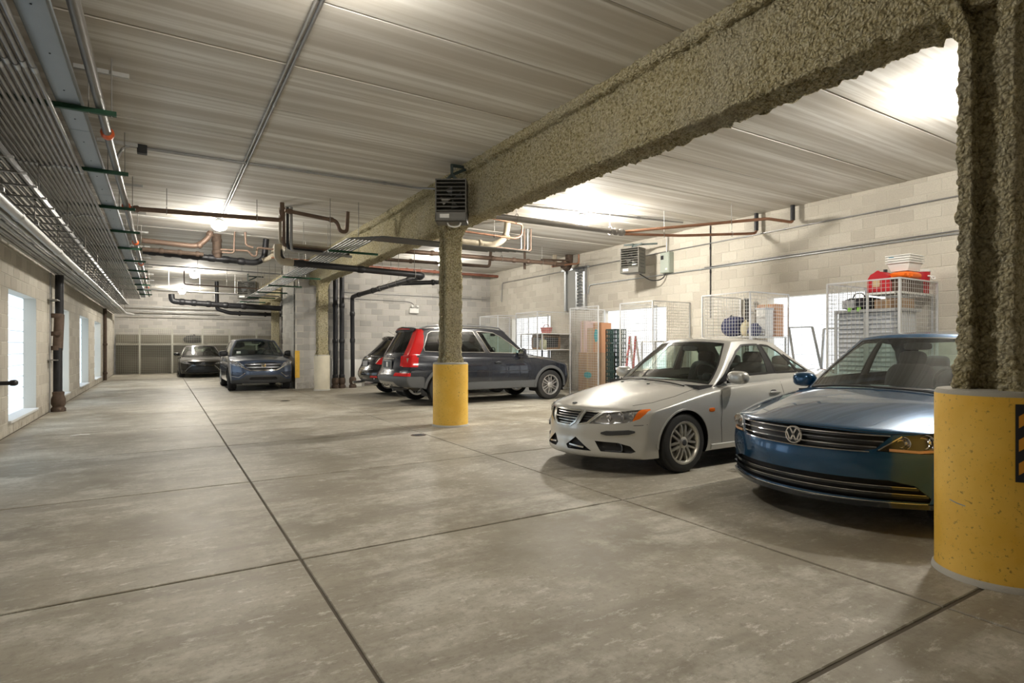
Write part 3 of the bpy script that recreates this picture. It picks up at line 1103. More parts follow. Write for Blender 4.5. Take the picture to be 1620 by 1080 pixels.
# far end services
run('far_drain', 'large black drain pipe at the far end of the aisle', 'drain pipe', [(.3, 26, 3.4), (.32, 26, 3.12), (2.2, 26, 3.03), (5.2, 26, 2.95)], .11, M_IRON, bend=.12, n=14, couplings=(.12, .2, .3, .42, .55), cl=.1, ck=1.2)
run('far_drain', 'lower black drain branch at the far end of the aisle', 'drain pipe', [(1.98, 27.5, H), (2.0, 27.5, 2.95), (2.5, 27.5, 2.80), (6, 27.5, 2.75)], .08, M_IRON, bend=.1, couplings=(.4, .6))
for (z, x0, x1, r, lab) in ((3.33, -1.6, 6, .03, 'upper pale pipe on the far block wall'), (3.12, -1.6, 2.4, .035, 'middle pale pipe on the far block wall'), (2.93, -1.9, 6, .022, 'lowest pale pipe on the far block wall')):
    run('far_wall_pipe', lab, 'pipe', [(x0, 33.9, z), (x1, 33.9, z)], r, M_EMT_L)
run('far_cross_conduit', 'conduit with dropped end crossing near the far lamp', 'conduit', [(.62, 22, 3.9), (.62, 22, 3.43), (4.0, 22, 3.38)], .02, M_BROWN, bend=.06)
run('far_cross_conduit', 'conduit crossing the aisle just past the large drain', 'conduit', [(-1.3, 19.5, 3.72), (3.6, 19.5, 3.66)], .02, M_EMT)
run('far_cross_conduit', 'low sprinkler line crossing the aisle before the far drain', 'conduit', [(-.6, 24.5, 3.42), (4.0, 24.5, 3.36)], .03, M_EMT)
for q, (x, y, z) in enumerate(((.9, 19.5, 3.7), (2.1, 19.5, 3.68), (1.9, 22, 3.4), (3.0, 22, 3.4), (2.4, 24.5, 3.38), (1.2, 24.5, 3.4), (3.4, 17.5, 3.1), (.2, 24.5, 3.41))):
    tag(MB().tube([(x, y, z), (x, y, H)], .007, 6).build('hanger_rod', M_EMT_L), ORD[q] + ' thin hanger rod among those over the far aisle', 'hanger rod', 'hanger rods of the far aisle')

# right bay pipes
run('heating_main', 'steel heating main hung below the bay lamp', 'pipe', [(4.5, 9.05, 3.72), (8.2, 8.95, 3.72)], .055, plain('grey_pipe', (.23, .215, .20), .5, .5, var=.2, vscale=5), hangers=(.3, .9), couplings=(.94, .98), n=16)
run('copper_supply', 'upper copper pipe running from the heating main to the right wall', 'pipe', [(8.2, 8.95, 3.74), (9.9, 6.8, 3.80), (10.62, 6.75, 3.80), (10.62, 6.75, H)], .03, M_COPPER, bend=.08, hangers=(.55,))
run('copper_supply', 'lower copper pipe running from the heating main to the right wall', 'pipe', [(8.2, 8.95, 3.69), (9.05, 8.2, 3.62), (10.62, 7.56, 3.72), (10.62, 7.56, H)], .028, M_COPPER, bend=.08, hangers=(.25, .7))
for (y, z0) in ((6.75, 3.84), (7.56, 3.78)):
    tag(MB().tube([(10.62, y, z0), (10.62, y, H)], .042, 12).build('pipe_sleeve', M_IRON, None, 50), 'dark sleeve on the ' + ('nearer' if y < 7 else 'farther') + ' copper drop at the right wall', 'pipe sleeve')
for k in range(4):
    x = 7.28 + .06 * k
    y = 11.5 - .05 * k
    run('bay_riser', ORD[k] + ' slim riser from the left in the row behind the heating main', 'conduit', [(4.5, y, 3.66), (x, y, 3.645 - .012 * k), (x, y, H)], .02, M_BROWN if k % 2 else M_EMT, 'row of slim risers', bend=.06)
run('bay_drain', 'long dark drain pipe low under the bay ceiling', 'drain pipe', [(4.6, 13.2, 3.66), (9.4, 13.2, 3.70), (10.2, 13.6, 3.76)], .055, M_BROWN, n=14, bend=.1, hangers=(.3, .55, .78), couplings=(.2, .5, .62, .7, .86), cl=.06, ck=1.3)
run('bay_copper', 'copper pipe looping up beside the middle column', 'pipe', [(4.5, 10.4, 3.70), (6.45, 10.4, 3.66), (6.6, 10.4, 3.74), (6.62, 10.4, 3.98), (5.6, 10.4, 4.04)], .022, M_COPPER, bend=.07, hangers=(.2, .42))
run('bay_insulated', 'tan insulated pipe curving up behind the middle column', 'pipe', [(4.5, 10.9, 3.58), (6.2, 10.9, 3.56), (6.5, 10.9, 3.75), (6.55, 10.9, H)], .07, M_INSUL, bend=.2, n=14, couplings=(.55, .85), hangers=(.35,))
run('bay_rust_pipe', 'red brown pipe along the top of the back wall', 'pipe', [(5.6, 18.6, 3.98), (10.74, 18.6, 3.98)], .05, plain('red_rust', (.22, .085, .055), .7, .2, var=.4, vscale=5), couplings=(.3, .5, .7), hangers=(.4,))
run('bay_rust_pipe', 'second brown pipe crossing behind the middle column', 'pipe', [(5.0, 14.7, H), (5.0, 14.7, 3.66), (8.2, 14.7, 3.70), (8.25, 14.7, H)], .045, M_RUST, bend=.08, couplings=(.3, .6))
for (x, y, z0, z1) in ((6.7, 13.6, 3.3, H), (8.6, 13.4, 3.5, H)):
    run('short_drop', 'short brown drop pipe through the bay drains at %s' % ('the left' if x < 7 else 'the right'), 'pipe', [(x, y, z0), (x, y, z1)], .035, M_RUST)
jk = thing('rusty_pipe_cluster', 'cluster of rusty elbows and copper stubs high on the right wall', 'pipe fitting')
MB().tube([(10.1, 13.6, 3.76), (10.45, 13.9, 3.72), (10.6, 14.0, 3.95), (10.6, 14.0, H)], .12, 14, bend=.15).build('rusty_elbow', M_RUST, jk, 50)
MB().tube([(10.2, 14.2, 3.8), (10.2, 14.2, H)], .07, 12).build('insulated_stub', M_INSUL, jk, 50)
MB().tube([(9.6, 13.5, 3.66), (10.3, 13.45, 3.78), (10.5, 13.4, 3.8), (10.5, 13.4, 4.08)], .028, 10, bend=.08).build('copper_stub', M_COPPER, jk, 50)
MB().tube([(9.3, 13.6, 3.85), (10.0, 13.7, 3.9), (10.4, 13.7, 3.92)], .03, 10, bend=.1).build('rusty_stub', M_RUST, jk, 50)
run('bay_ceiling_conduit', 'conduit crossing the bay ceiling past the lamp', 'conduit', [(4.55, 9.62, H - .03), (9.9, 8.9, H - .03)], .018, M_EMT, couplings=(.5, .78), cl=.06, ck=1.6)
run('bay_ceiling_conduit', 'thin conduit beside the wider bay ceiling conduit', 'conduit', [(4.55, 9.72, H - .02), (9.4, 9.05, H - .02)], .012, M_EMT_L)

# right wall conduits, boxes and louvre
XW = XR - .02
run('right_wall_conduit', 'upper conduit along the right block wall', 'conduit', [(XW, 18.3, 3.0), (XW, 18.25, 3.70), (XW, -1, 3.74)], .014, M_EMT, bend=.08, couplings=(.25, .45, .6, .75), cl=.035)
run('right_wall_conduit', 'middle conduit with hooked end along the right block wall', 'conduit', [(XW, 13.25, 2.9), (XW, 13.2, 3.16), (XW, -1, 3.13)], .016, M_GALV, bend=.1, couplings=(.3, .42, .55, .66, .8), cl=.035)
run('right_wall_conduit', 'thin conduit just above the middle wall conduit', 'conduit', [(XW, 9.0, 3.185), (XW, -1, 3.185)], .011, M_EMT, couplings=(.3, .5, .7))
run('right_wall_drop', 'vertical conduit dropping down the right wall between cages', 'conduit', [(XW, 8.83, H), (XW, 8.83, 2.0)], .014, M_IRON, couplings=(.25, .5), cl=.04)
bx = thing('switch_box', 'grey green electrical switch box beside the wall heater', 'switch box')
MB().rbox((XR - .16, 9.95, 3.17), (XR, 10.25, 3.68), .01).build('enclosure', plain('switch_enamel', (.33, .37, .32), .5), bx)
MB().rbox((XR - .175, 9.97, 3.19), (XR - .158, 10.23, 3.66), .005).build('door', plain('switch_enamel_door', (.38, .42, .37), .5), bx)
MB().rbox((XR - .19, 10.12, 3.50), (XR - .17, 10.2, 3.6), .004).build('latch', M_BLACK, bx)
MB().box((XR - .178, 10.0, 3.24), (XR - .174, 10.06, 3.28)).build('sticker', M_WHITE, bx)
MB().tube([(XR - .08, 10.1, 3.68), (XR - .08, 10.1, H)], .014, 8).build('feed_conduit', M_EMT, bx)
lv = thing('wall_louvre', 'grey metal louvre shutter set high in the right wall', 'louvre')
MB().box((XR - .03, 13.36, 2.46), (XR - .005, 14.30, 3.68)).build('back_plate', plain('louvre_back', (.30, .30, .28), .6), lv)
for (y0, y1, z0, z1) in ((13.32, 13.40, 2.44, 3.7), (14.26, 14.34, 2.44, 3.7), (13.70, 13.76, 2.46, 3.68), (13.2, 14.5, 3.68, 3.74)):
    MB().box((XR - .09, y0, z0), (XR, y1, z1)).build('frame', M_GALV, lv)
lsl = MB().add([(-.07, 13.40, 0), (-.07, 13.70, 0), (-.02, 13.70, .06), (-.02, 13.40, .06), (-.065, 13.40, -.006), (-.065, 13.70, -.006)], [(0, 1, 2, 3), (0, 4, 5, 1)]).mesh('slat')
for k in range(12):
    s_ = link('slat', lsl, M_GALV, lv); s_.location = (XR, 0, 2.52 + .095 * k)
    for yy in (13.44, 13.66):
        MB().lathe([(0, 0), (.02, 0), (.02, .012), (0, .012)], (XR - .09, yy, 2.54 + .095 * k), axis='X', n=8).build('link_pin', M_EMT_L, lv)


def heater(label, loc, rz, w, h, d, arm=True):
    t = thing('unit_heater', label, 'heater', loc, rz)
    a, b = w / 2, h / 2
    th = .02
    for (p, q) in (((-a, 0, -b), (-a + th, d, b)), ((a - th, 0, -b), (a, d, b)), ((-a, 0, b - th), (a, d, b)), ((-a, 0, -b), (a, d, -b + th)), ((-a, d - .02, -b), (a, d, b)), ((-a, 0, -b), (a, .03, -b + h * .22))):
        MB().rbox(p, q, .006).build('casing_panel', M_HEATER, t)
    for k in range(8):
        z = -b + h * .25 + k * h * .093
        MB().add([(-a + th, .0, z), (a - th, .0, z), (a - th, .055, z + .03), (-a + th, .055, z + .03), (-a + th, .0, z - .008), (a - th, 0, z - .008), (a - th, .055, z + .022), (-a + th, .055, z + .022)],
                 [(0, 1, 2, 3), (4, 7, 6, 5), (0, 4, 5, 1), (3, 2, 6, 7)]).build('louvre_blade', M_HEATER, t)
    fan = MB()
    for k in range(4):
        g = 2 * PI * k / 4 + .3
        c, s = math.cos(g), math.sin(g)
        r0, r1 = .03, min(a, b) * .72
        q = []
        for (r, e, y) in ((r0, -.25, .15), (r1, -.35, .13), (r1, .35, .17), (r0, .25, .16)):
            q.append((math.cos(g + e) * r, y, math.sin(g + e) * r + h * .1))
        fan.add(q + [(x, y + .006, z) for x, y, z in q], [(0, 1, 2, 3), (7, 6, 5, 4), (0, 4, 5, 1), (1, 5, 6, 2), (2, 6, 7, 3), (3, 7, 4, 0)])
    fan.build('fan', M_ALLOY, t)
    MB().box((-a + .07, -.004, -b + .05), (-a + .07 + w * .3, .002, -b + .11)).build('rating_plate', M_WHITE, t)
    for s in (-1, 1):
        for k in range(6):
            MB().rbox((s * (a + .001) - .003, d * .25, -b * .55 + k * h * .13), (s * (a + .001) + .003, d * .8, -b * .55 + k * h * .13 + .02), .002).build('side_vent', M_BLACK, t)
    return t


ht = heater('dark grey unit heater hung at the beam above the middle column', (3.68, 7.78, 3.545), math.radians(-32), .47, .64, .32)
br = plain('bracket_dark_green', (.02, .035, .03), .5, .2)
HZ = H - 3.545
for p, q in (((-.1, .16, .32), (.0, .16, .42)), ((.1, .16, .32), (.0, .16, .42)), ((0, .16, .38), (0, .16, HZ - .03)), ((-.02, .16, HZ - .03), (.40, .30, HZ - .05)), ((0, .16, .42), (.24, .25, HZ - .05))):
    MB().bar(p, q, .04).build('bracket_bar', br, ht)
MB().tube([(-.06, .1, -.32), (-.04, .1, -.37), (.05, .1, -.39), (.12, .1, -.37), (.14, .1, -.32)], .012, 8, bend=.04).build('flex_conduit', M_WHITE, ht)
h2 = heater('grey unit heater on a bracket near the switch box', (9.75, 10.45, 3.46), math.radians(-72), .50, .62, .36)
for p, q in (((0, .18, .31), (0, .18, H - 3.46 - .25)), ((-.25, .18, H - 3.46 - .26), (.5, .5, H - 3.46 - .26)), ((0, .18, .36), (.22, .25, H - 3.46 - .26))):
    MB().bar(p, q, .04).build('bracket_bar', br, h2)
MB().tube([(.1, .3, -.3), (.3, .55, -.48), (.5, .75, -.45), (.62, .85, -.2)], .014, 8, bend=.12).build('flex_conduit', M_IRON, h2)
h3 = heater('pale fronted unit heater hanging at the far end of the aisle', (2.72, 23.8, 3.5), math.radians(-25), .66, .66, .4)
for p, q in (((0, .18, .33), (0, .18, H - 3.5)), ((0, .18, H - 3.5 - .1), (.5, .4, H - 3.5 - .1)), ((0, .18, .36), (.3, .3, H - 3.5 - .1))):
    MB().bar(p, q, .04).build('bracket_bar', br, h3)

# emergency light on the back wall
el = thing('emergency_light', 'white twin head emergency light on the back block wall', 'emergency light')
ex, ez, YE = 7.62, 2.62, YB - .004
MB().rbox((ex - .17, YE - .09, ez - .09), (ex + .17, YE, ez + .09), .015).build('battery_case', M_WHITE, el)
for s in (-1, 1):
    MB().lathe([(0, 0), (.055, .0), (.06, -.03), (.03, -.08), (0, -.085)], (ex + s * .1, YE - .10, ez + .15), axis='Y', n=14).build('lamp_head', M_WHITE, el, 40)
    MB().tube([(ex + s * .1, YE - .04, ez + .08), (ex + s * .1, YE - .06, ez + .15)], .015, 8).build('lamp_neck', M_WHITE, el)
MB().tube([(ex, YE - .02, ez + .09), (ex, YE - .02, ez + .25), (ex - .2, YE - .02, ez + .32), (4.7, YE - .02, ez + .34)], .012, 8, bend=.1).build('feed_conduit', M_EMT, el)
run('back_wall_conduit', 'conduit running the width of the back block wall', 'conduit', [(5.0, YB - .02, 3.16), (10.6, YB - .02, 3.14)], .012, M_EMT)

# things on the floor
for (u, v, lab) in ((662, 688, 'small rusty floor drain in the joint near the middle column'), (451, 634, 'rusty floor drain before the blue crossover')):
    p = at_z(u, v, 0)
    d = thing('floor_drain', lab, 'floor drain', (p.x, p.y, 0))
    MB().lathe([(0, .004), (.10, .004), (.115, .002), (.12, 0)], n=20).build('drain_rim', M_RUST, d)
    for k in range(-3, 4):
        MB().box((-.075, k * .024 - .007, .003), (.075, k * .024 + .007, .007)).build('grate_bar', M_IRON, d)
p = at_z(127, 689, 0)
tag(MB().add([(p.x - .13, p.y - .03, .002), (p.x, p.y - .045, .02), (p.x + .13, p.y + .02, .004), (p.x + .10, p.y + .045, .012), (p.x, p.y + .0, .028), (p.x - .12, p.y + .012, .01)],
             [(0, 1, 4, 5), (1, 2, 3, 4)]).build('paper_scrap', M_WHITE), 'white paper scrap lying on the floor near the left wall', 'paper')
# ------------------------------------------------------------------ wire storage cages
M_WIRE = plain('cage_wire', (.60, .60, .58), .4, .6)
M_POST = plain('cage_post', (.66, .67, .68), .45, .4)


def wires(p0, p1, z0, z1, pitch, r=.0028, pz=None):
    """welded wire panel between two plan points"""
    mb = MB()
    a, b = Vector((p0[0], p0[1], 0)), Vector((p1[0], p1[1], 0))
    d = b - a
    n = max(1, round(d.length / pitch))
    nrm = Vector((-d.y, d.x, 0)).normalized() * r
    for i in range(n + 1):
        p = a + d * i / n
        mb.bar(p + Vector((0, 0, z0)), p + Vector((0, 0, z1)), r * 2)
    m = max(1, round((z1 - z0) / (pz or pitch)))
    for j in range(m + 1):
        z = z0 + (z1 - z0) * j / m
        mb.bar(a + nrm + Vector((0, 0, z)), b + nrm + Vector((0, 0, z)), r * 2)
    return mb


def panel(t, name, p0, p1, z0, z1, pitch=.066, fw=.028, pz=None, top=True, posts=(0, 1)):
    w = wires(p0, p1, z0, z1, pitch, pz=pz).build('wire_mesh', M_WIRE, t)
    w['kind'] = 'stuff'
    for p in [(p0, p1)[q] for q in posts]:
        MB().box((p[0] - fw / 2, p[1] - fw / 2, z0 - .1 if z0 > .1 else 0), (p[0] + fw / 2, p[1] + fw / 2, z1)).build('post', M_POST, t)
    for z in ((z0, z1) if top else (z0,)):
        MB().bar((p0[0], p0[1], z), (p1[0], p1[1], z), fw, fw * .8).build('rail', M_POST, t)


XF, ZT = 9.5, 2.39
def cage(label, y0, y1, front=True, far_side=True, near_side=True):
    t = thing('wire_cage', label, 'storage cage')
    if front: panel(t, 'front', (XF, y0), (XF, y1), .08, ZT)
    if near_side: panel(t, 'side', (XF, y0 + .001), (XR - .03, y0 + .001), .08, ZT, posts=(1,))
    if far_side: panel(t, 'side', (XF, y1), (XR - .03, y1), .08, ZT, posts=(1,))
    return t


c1 = cage('wire storage cage with red cooler and white bins piled on top', 4.32, 5.42)
c2 = cage('wire storage cage holding dark blue bags behind the silver car', 6.9, 8.02)
c3 = cage('nearly empty wire cage before a bright glass block window', 9.42, 10.5)
c4 = cage('wire cage holding tall cardboard boxes with teal labels', 11.32, 12.5, near_side=False)
c5 = cage('wire cage holding a brown pet crate behind the dark wagon', 14.1, 15.3)
c6 = cage('wire cage in the far corner beside the back wall', 16.45, 17.7)
for (t, y0, y1, zs) in ((c1, 4.34, 5.40, (2.17,)), (c2, 6.93, 8.0, (1.52,)), (c3, 9.45, 9.9, (1.45,)), (c5, 14.0, 15.2, (1.24, 1.72))):
    for z in zs:
        ya = y0 if z != 2.17 else 4.36
        yb = y1 if z != 2.17 else 4.86
        MB().rbox((9.62, ya, z), (10.7, yb, z + .03), .004).build('shelf', M_WHITE, t)
        for yy in (ya + .02, yb - .02):
            MB().box((9.60, yy - .015, 0), (9.63, yy + .015, z)).build('shelf_post', M_POST, t)
            MB().box((10.68, yy - .015, 0), (10.71, yy + .015, z)).build('shelf_post', M_POST, t)

# things in the nearest cage
cab = thing('louvred_cabinet', 'pale slatted metal cabinet standing inside the nearest cage', 'cabinet')
M_SLAT = plain('slat_steel', (.70, .73, .78), .4, .3)
MB().rbox((9.72, 4.92, .02), (10.25, 5.36, 1.90), .01).build('body', M_SLAT, cab)
MB().rbox((9.70, 4.40, .02), (10.2, 4.90, 1.90), .01).build('body', M_SLAT, cab)
sl = MB().add([(-.0, 4.42, 0), (0, 5.34, 0), (-.028, 5.34, -.045), (-.028, 4.42, -.045), (0, 4.42, -.052), (0, 5.34, -.052)], [(0, 1, 2, 3), (3, 2, 5, 4)]).mesh('slat')
for k in range(24):
    s_ = link('slat', sl, M_SLAT, cab); s_.location = (9.698, 0, 1.84 - k * .075)
MB().rbox((9.62, 4.36, 1.90), (10.3, 5.38, 1.95), .006).build('top_board', plain('grey_board', (.42, .43, .45), .6), cab)
for yy in (4.40, 4.9, 5.37):
    MB().box((9.655, yy - .018, 0), (9.69, yy + .018, 1.9)).build('frame_post', M_POST, cab)
bag = thing('duffel_bag', 'black duffel bag with speckled end panel on the slatted cabinet', 'bag', (9.95, 5.08, 1.95))
MB().sell((0, 0, .105), (.20, .27, .105), (.45, .6)).build('bag_body', plain('bag_black', (.02, .022, .03), .8, bump=.3), bag, 60)
MB().rbox((-.215, .03, .03), (-.19, .23, .17), .01).build('end_pocket', plain('speckle', (.45, .45, .48), .8, var=.8, vscale=40), bag)
MB().tube([(-.12, -.1, .2), (-.12, -.06, .28), (-.12, .06, .28), (-.12, .1, .2)], .01, 6, bend=.04).build('handle', M_BLACK, bag)
cl = plain('lime_plastic', (.35, .75, .12), .5)
for yy in (4.98, 5.12):
    tag(MB().rbox((9.60, yy - .02, 1.92), (9.66, yy + .02, 1.985), .006).build('lime_clip', cl), ('nearer' if yy < 5 else 'farther') + ' lime green clip on the slatted cabinet edge', 'clip', 'lime clips')
bx = thing('cardboard_box', 'flat brown cardboard box beside the duffel bag', 'box', (9.92, 4.60, 1.95))
MB().rbox((-.22, -.20, 0), (.22, .18, .15), .006).build('box_body', M_CARD, bx)
MB().box((-.223, -.012, .0), (.223, .012, .153)).build('tape', plain('packing_tape', (.50, .36, .2), .4), bx)
gc = thing('fuel_can', 'red plastic fuel can on the top shelf of the nearest cage', 'fuel can', (9.86, 4.74, 2.20))
M_RED = plain('red_plastic', (.45, .012, .02), .4)
pr = [(-.17, 0), (.17, 0), (.17, .22), (.12, .30), (.03, .345), (-.06, .335), (-.15, .26), (-.17, .15)]
vs = [(x, y, z) for x in (-.10, -.115, .115, .10) for (y, z) in [(p * (.96 if abs(x) < .11 else 1), q) for p, q in pr]]
vs = [(vs[i][0] if 8 <= i < 24 else vs[i][0] * 1.3, vs[i][1], vs[i][2]) for i in range(32)]
n = 8
fs = [tuple(range(n)), tuple(range(4 * n - 1, 3 * n - 1, -1))]
for j in range(3):
    for i in range(n):
        fs.append((j * n + i, j * n + (i + 1) % n, (j + 1) * n + (i + 1) % n, (j + 1) * n + i))
MB().add(vs, fs).build('can_body', M_RED, gc)
MB().tube([(0, -.05, .335), (0, -.05, .38)], .03, 12).build('cap', M_BLACK, gc)
MB().box((-.137, -.03, .1), (-.132, .07, .22)).build('paper_label', plain('tan_label', (.55, .42, .25), .7), gc)
MB().tube([(0, .03, .33), (0, .06, .37), (0, .13, .32), (0, .14, .27)], .016, 8, bend=.03).build('handle', M_RED, gc)
cr = thing('brown_crate', 'dark brown box under the orange bundle on the top shelf', 'box', (10.08, 4.52, 2.20))
MB().rbox((-.28, -.15, 0), (.28, .15, .20), .008).build('box_body', plain('dark_card', (.11, .07, .05), .7), cr)
MB().rbox((-.30, -.16, .19), (.30, .16, .215), .006).build('lid', plain('dark_lid', (.08, .05, .04), .7), cr)
ob = thing('orange_bundle', 'crumpled orange bag under the stack of white bins', 'bag', (10.06, 4.50, 2.415))
obm = MB().sell((0, 0, .055), (.24, .17, .06), (.5, .6), 40, 20)
obm.v = [tuple(Vector(v) + Vector((1, 1, .6)) * .018 * mnoise.noise(Vector(v) * 22)) if v[2] > .015 else v for v in obm.v]
obm.build('bag_body', plain('orange_bag', (.85, .16, .01), .4), ob, 30)
MB().tube([(-.1, .02, .11), (0, .0, .118), (.1, .03, .11)], .012, 6).build('bag_knot', plain('orange_knot', (.8, .2, .02), .4), ob)
for k in range(4):
    b = thing('white_bin', ['lowest', 'second', 'third', 'topmost'][k] + ' white plastic bin in the nested stack on the orange bag', 'bin', (10.06, 4.50, 2.535 + .037 * k), 0, 'nested white bins')
    fr = [(.17, .12, 0), (.215, .16, .125), (.235, .18, .125), (.235, .18, .14), (.21, .155, .14), (.165, .115, .012)]
    vs, fs = [], []
    for (a, c, z) in fr:
        vs += [(-a, -c, z), (a, -c, z), (a, c, z), (-a, c, z)]
    for j in range(len(fr) - 1):
        for i in range(4):
            fs.append((j * 4 + i, j * 4 + (i + 1) % 4, j * 4 + 4 + (i + 1) % 4, j * 4 + 4 + i))
    fs += [(3, 2, 1, 0), (20, 21, 22, 23)]
    MB().add(vs, fs).build('bin_shell', M_WHITE, b)
    if k == 3:
        MB().add([(-.200, .06, .05), (-.200, .13, .05), (-.2165, .13, .115), (-.2165, .06, .115)], [(0, 1, 2, 3)]).build('blue_sticker', plain('sticker_blue', (.03, .28, .42), .4), b)
co = thing('drinks_cooler', 'red cylindrical drinks cooler with white lid and handle', 'cooler', (10.5, 4.46, 2.20))
MB().lathe([(0, 0), (.105, 0), (.11, .01), (.125, .35), (.125, .355)], n=28).build('cooler_body', M_RED, co, 40)
MB().lathe([(.127, .35), (.131, .355), (.131, .38), (.11, .395), (0, .40)], n=28).build('lid', M_WHITE, co, 40)
MB().tube([(-.06, -.125, .28), (-.07, -.17, .27), (-.05, -.18, .22), (.04, -.18, .22), (.06, -.17, .27), (.05, -.125, .28)], .012, 8, bend=.03).build('handle', M_WHITE, co)

# leaning frames and box between the two nearest cages
lf = thing('leaning_frame', 'grey metal screen frame leaning before the bright window', 'frame')
for p, q in (((9.9, 5.55, .05), (10.45, 6.25, 1.72)), ((9.9, 6.1, .05), (10.45, 6.72, 1.72)), ((10.45, 6.25, 1.72), (10.45, 6.72, 1.72)), ((9.9, 5.55, .05), (9.9, 6.1, .05)), ((10.18, 5.9, .88), (10.18, 6.41, .88))):
    MB().bar(p, q, .04, .025).build('frame_bar', M_GALV, lf)
lf2 = thing('leaning_frame', 'pale rectangular frame standing beside the slatted cabinet', 'frame')
for p, q in (((10.3, 5.5, 0), (10.5, 5.5, 1.68)), ((10.3, 6.05, 0), (10.5, 6.05, 1.68)), ((10.5, 5.5, 1.68), (10.5, 6.05, 1.68)), ((10.3, 5.5, .1), (10.3, 6.05, .1))):
    MB().bar(p, q, .045, .03).build('frame_bar', M_GALV, lf2)


def carton(label, x0, y0, z0, x1, y1, z1, mat=None, patch=None, cat='box', name='cardboard_box'):
    t = thing(name, label, cat, ((x0 + x1) / 2, (y0 + y1) / 2, z0))
    a, b, h = (x1 - x0) / 2, (y1 - y0) / 2, z1 - z0
    MB().rbox((-a, -b, 0), (a, b, h), .008).build('box_body', mat or M_CARD, t)
    MB().box((-a - .002, -.025, h * .0), (a + .002, .025, h + .002)).build('tape', plain('packing_tape', (.50, .36, .2), .4), t)
    if patch:
        (s0, q0, s1, q1, m) = patch
        n = 14
        pts = [(-a - .004, (s0 + s1) / 2 + (s1 - s0) / 2 * math.cos(2 * PI * k / n), (q0 + q1) / 2 + (q1 - q0) / 2 * math.sin(2 * PI * k / n)) for k in range(n)]
        MB().add(pts, [tuple(range(n))]).build('printed_patch', m, t)
    return t


TEAL = plain('teal_print', (.02, .33, .38), .6)
carton('brown cardboard box on the floor below the leaning frame', 9.7, 5.6, 0, 10.1, 6.2, .95, plain('card_dark', (.25, .16, .10), .85))
# cage with blue bags
for k, (y, r) in enumerate(((7.62, .22), (7.12, .13))):
    b = thing('blue_bag', ('larger' if k == 0 else 'smaller') + ' dark blue patterned bag on the cage shelf', 'bag', (9.95, y, 1.55))
    mb = MB().sell((0, 0, r * .9), (r * .8, r, r * .95), (.8, .8), 26, 16)
    mb.v = [tuple(Vector(v) * (1 + .16 * mnoise.noise(Vector(v) * 9))) for v in mb.v]
    zmin = min(v[2] for v in mb.v)
    mb.v = [(v[0], v[1], max(v[2] - zmin, 0)) for v in mb.v]
    mb.build('bag_body', plain('bag_navy', (.03, .035, .10), .7, var=.9, vscale=30), b, 50)
    MB().tube([(-.05, -.04, r * 1.75), (-.05, 0, r * 2.0), (-.05, .05, r * 1.75)], .012, 6, bend=.03).build('handle', M_BLACK, b)
b = thing('cream_bag', 'cream cloth bag between the two dark blue bags', 'bag', (9.98, 7.33, 1.55))
MB().sell((0, 0, .15), (.12, .10, .15), (.8, .8)).build('bag_body', plain('cream_cloth', (.62, .56, .38), .8), b, 50)
MB().tube([(-.02, -.03, .28), (-.02, 0, .34), (-.02, .03, .28)], .01, 6, bend=.02).build('handle', plain('cream_cloth', (.62, .56, .38), .8), b)
wj = thing('white_storage_tub', 'tall white plastic tub at the near side of the blue bag cage', 'tub', (10.25, 7.10, 1.55))
MB().rbox((-.13, -.10, 0), (.13, .12, .55), .03).build('tub_body', M_WHITE, wj)
MB().rbox((-.14, -.11, .53), (.14, .13, .57), .01).build('lid', plain('grey_lid', (.55, .56, .6), .5), wj)
carton('orange brown carton on top of the shelf tubs in the blue bag cage', 10.42, 6.98, 1.55, 10.68, 7.4, 2.2, plain('card_orange', (.55, .28, .14), .8))
st = thing('dark_pole', 'black pole standing against the wall in the blue bag cage', 'pole')
MB().box((10.55, 7.72, .02), (10.60, 7.78, 2.35)).build('pole_shaft', M_BLACK, st)
MB().box((10.53, 7.70, 2.33), (10.62, 7.80, 2.37)).build('pole_cap', M_DGREY, st)
# cage three
carton('pale carton on the floor of the nearly empty cage', 9.9, 9.95, 0, 10.4, 10.4, .8, plain('card_pale', (.62, .50, .42), .8))
# box cage
carton('large brown carton with teal print inside the box cage', 9.7, 11.62, 0, 10.35, 12.40, 1.19, None, (-.18, .5, .14, .68, TEAL))
carton('orange brown upright carton with teal circle on the large carton', 9.8, 11.62, 1.19, 10.2, 11.90, 1.98, plain('card_orange2', (.50, .25, .13), .8), (-.09, .28, .09, .62, TEAL))
carton('plain tan carton stacked beside the teal circle carton', 9.85, 11.95, 1.19, 10.3, 12.2, 1.85, plain('card_tan', (.45, .33, .22), .8))
carton('pinkish carton at the far end of the box cage pile', 9.8, 12.22, 1.19, 10.3, 12.45, 2.05, plain('card_pink', (.60, .45, .42), .8))
# open bay between cages three and four
for k in range(5):
    z = k * .36
    q = thing('plastic_crate', ['lowest', 'second', 'third', 'fourth', 'topmost'][k] + ' dark plastic crate in the stack beside the box cage', 'crate', (9.9, 11.1, z), 0, 'stacked dark crates')
    for (p0, p1) in (((-.18, -.17), (-.18, .17)), ((.18, -.17), (.18, .17)), ((-.18, -.17), (.18, -.17)), ((-.18, .17), (.18, .17))):
        mb = MB()
        d = Vector((p1[0] - p0[0], p1[1] - p0[1], 0))
        for j in range(6):
            a = Vector((p0[0], p0[1], 0)) + d * j / 5
            mb.bar(a + Vector((0, 0, .0)), a + Vector((0, 0, .35)), .022)
        for z_ in (.015, .12, .23, .34):
            mb.bar((p0[0], p0[1], z_), (p1[0], p1[1], z_), .022, .03)
        mb.build('crate_side', plain('crate_green', (.03, .06, .055), .6), q)
    MB().box((-.18, -.17, .005), (.18, .17, .02)).build('crate_floor', plain('crate_green', (.03, .06, .055), .6), q)
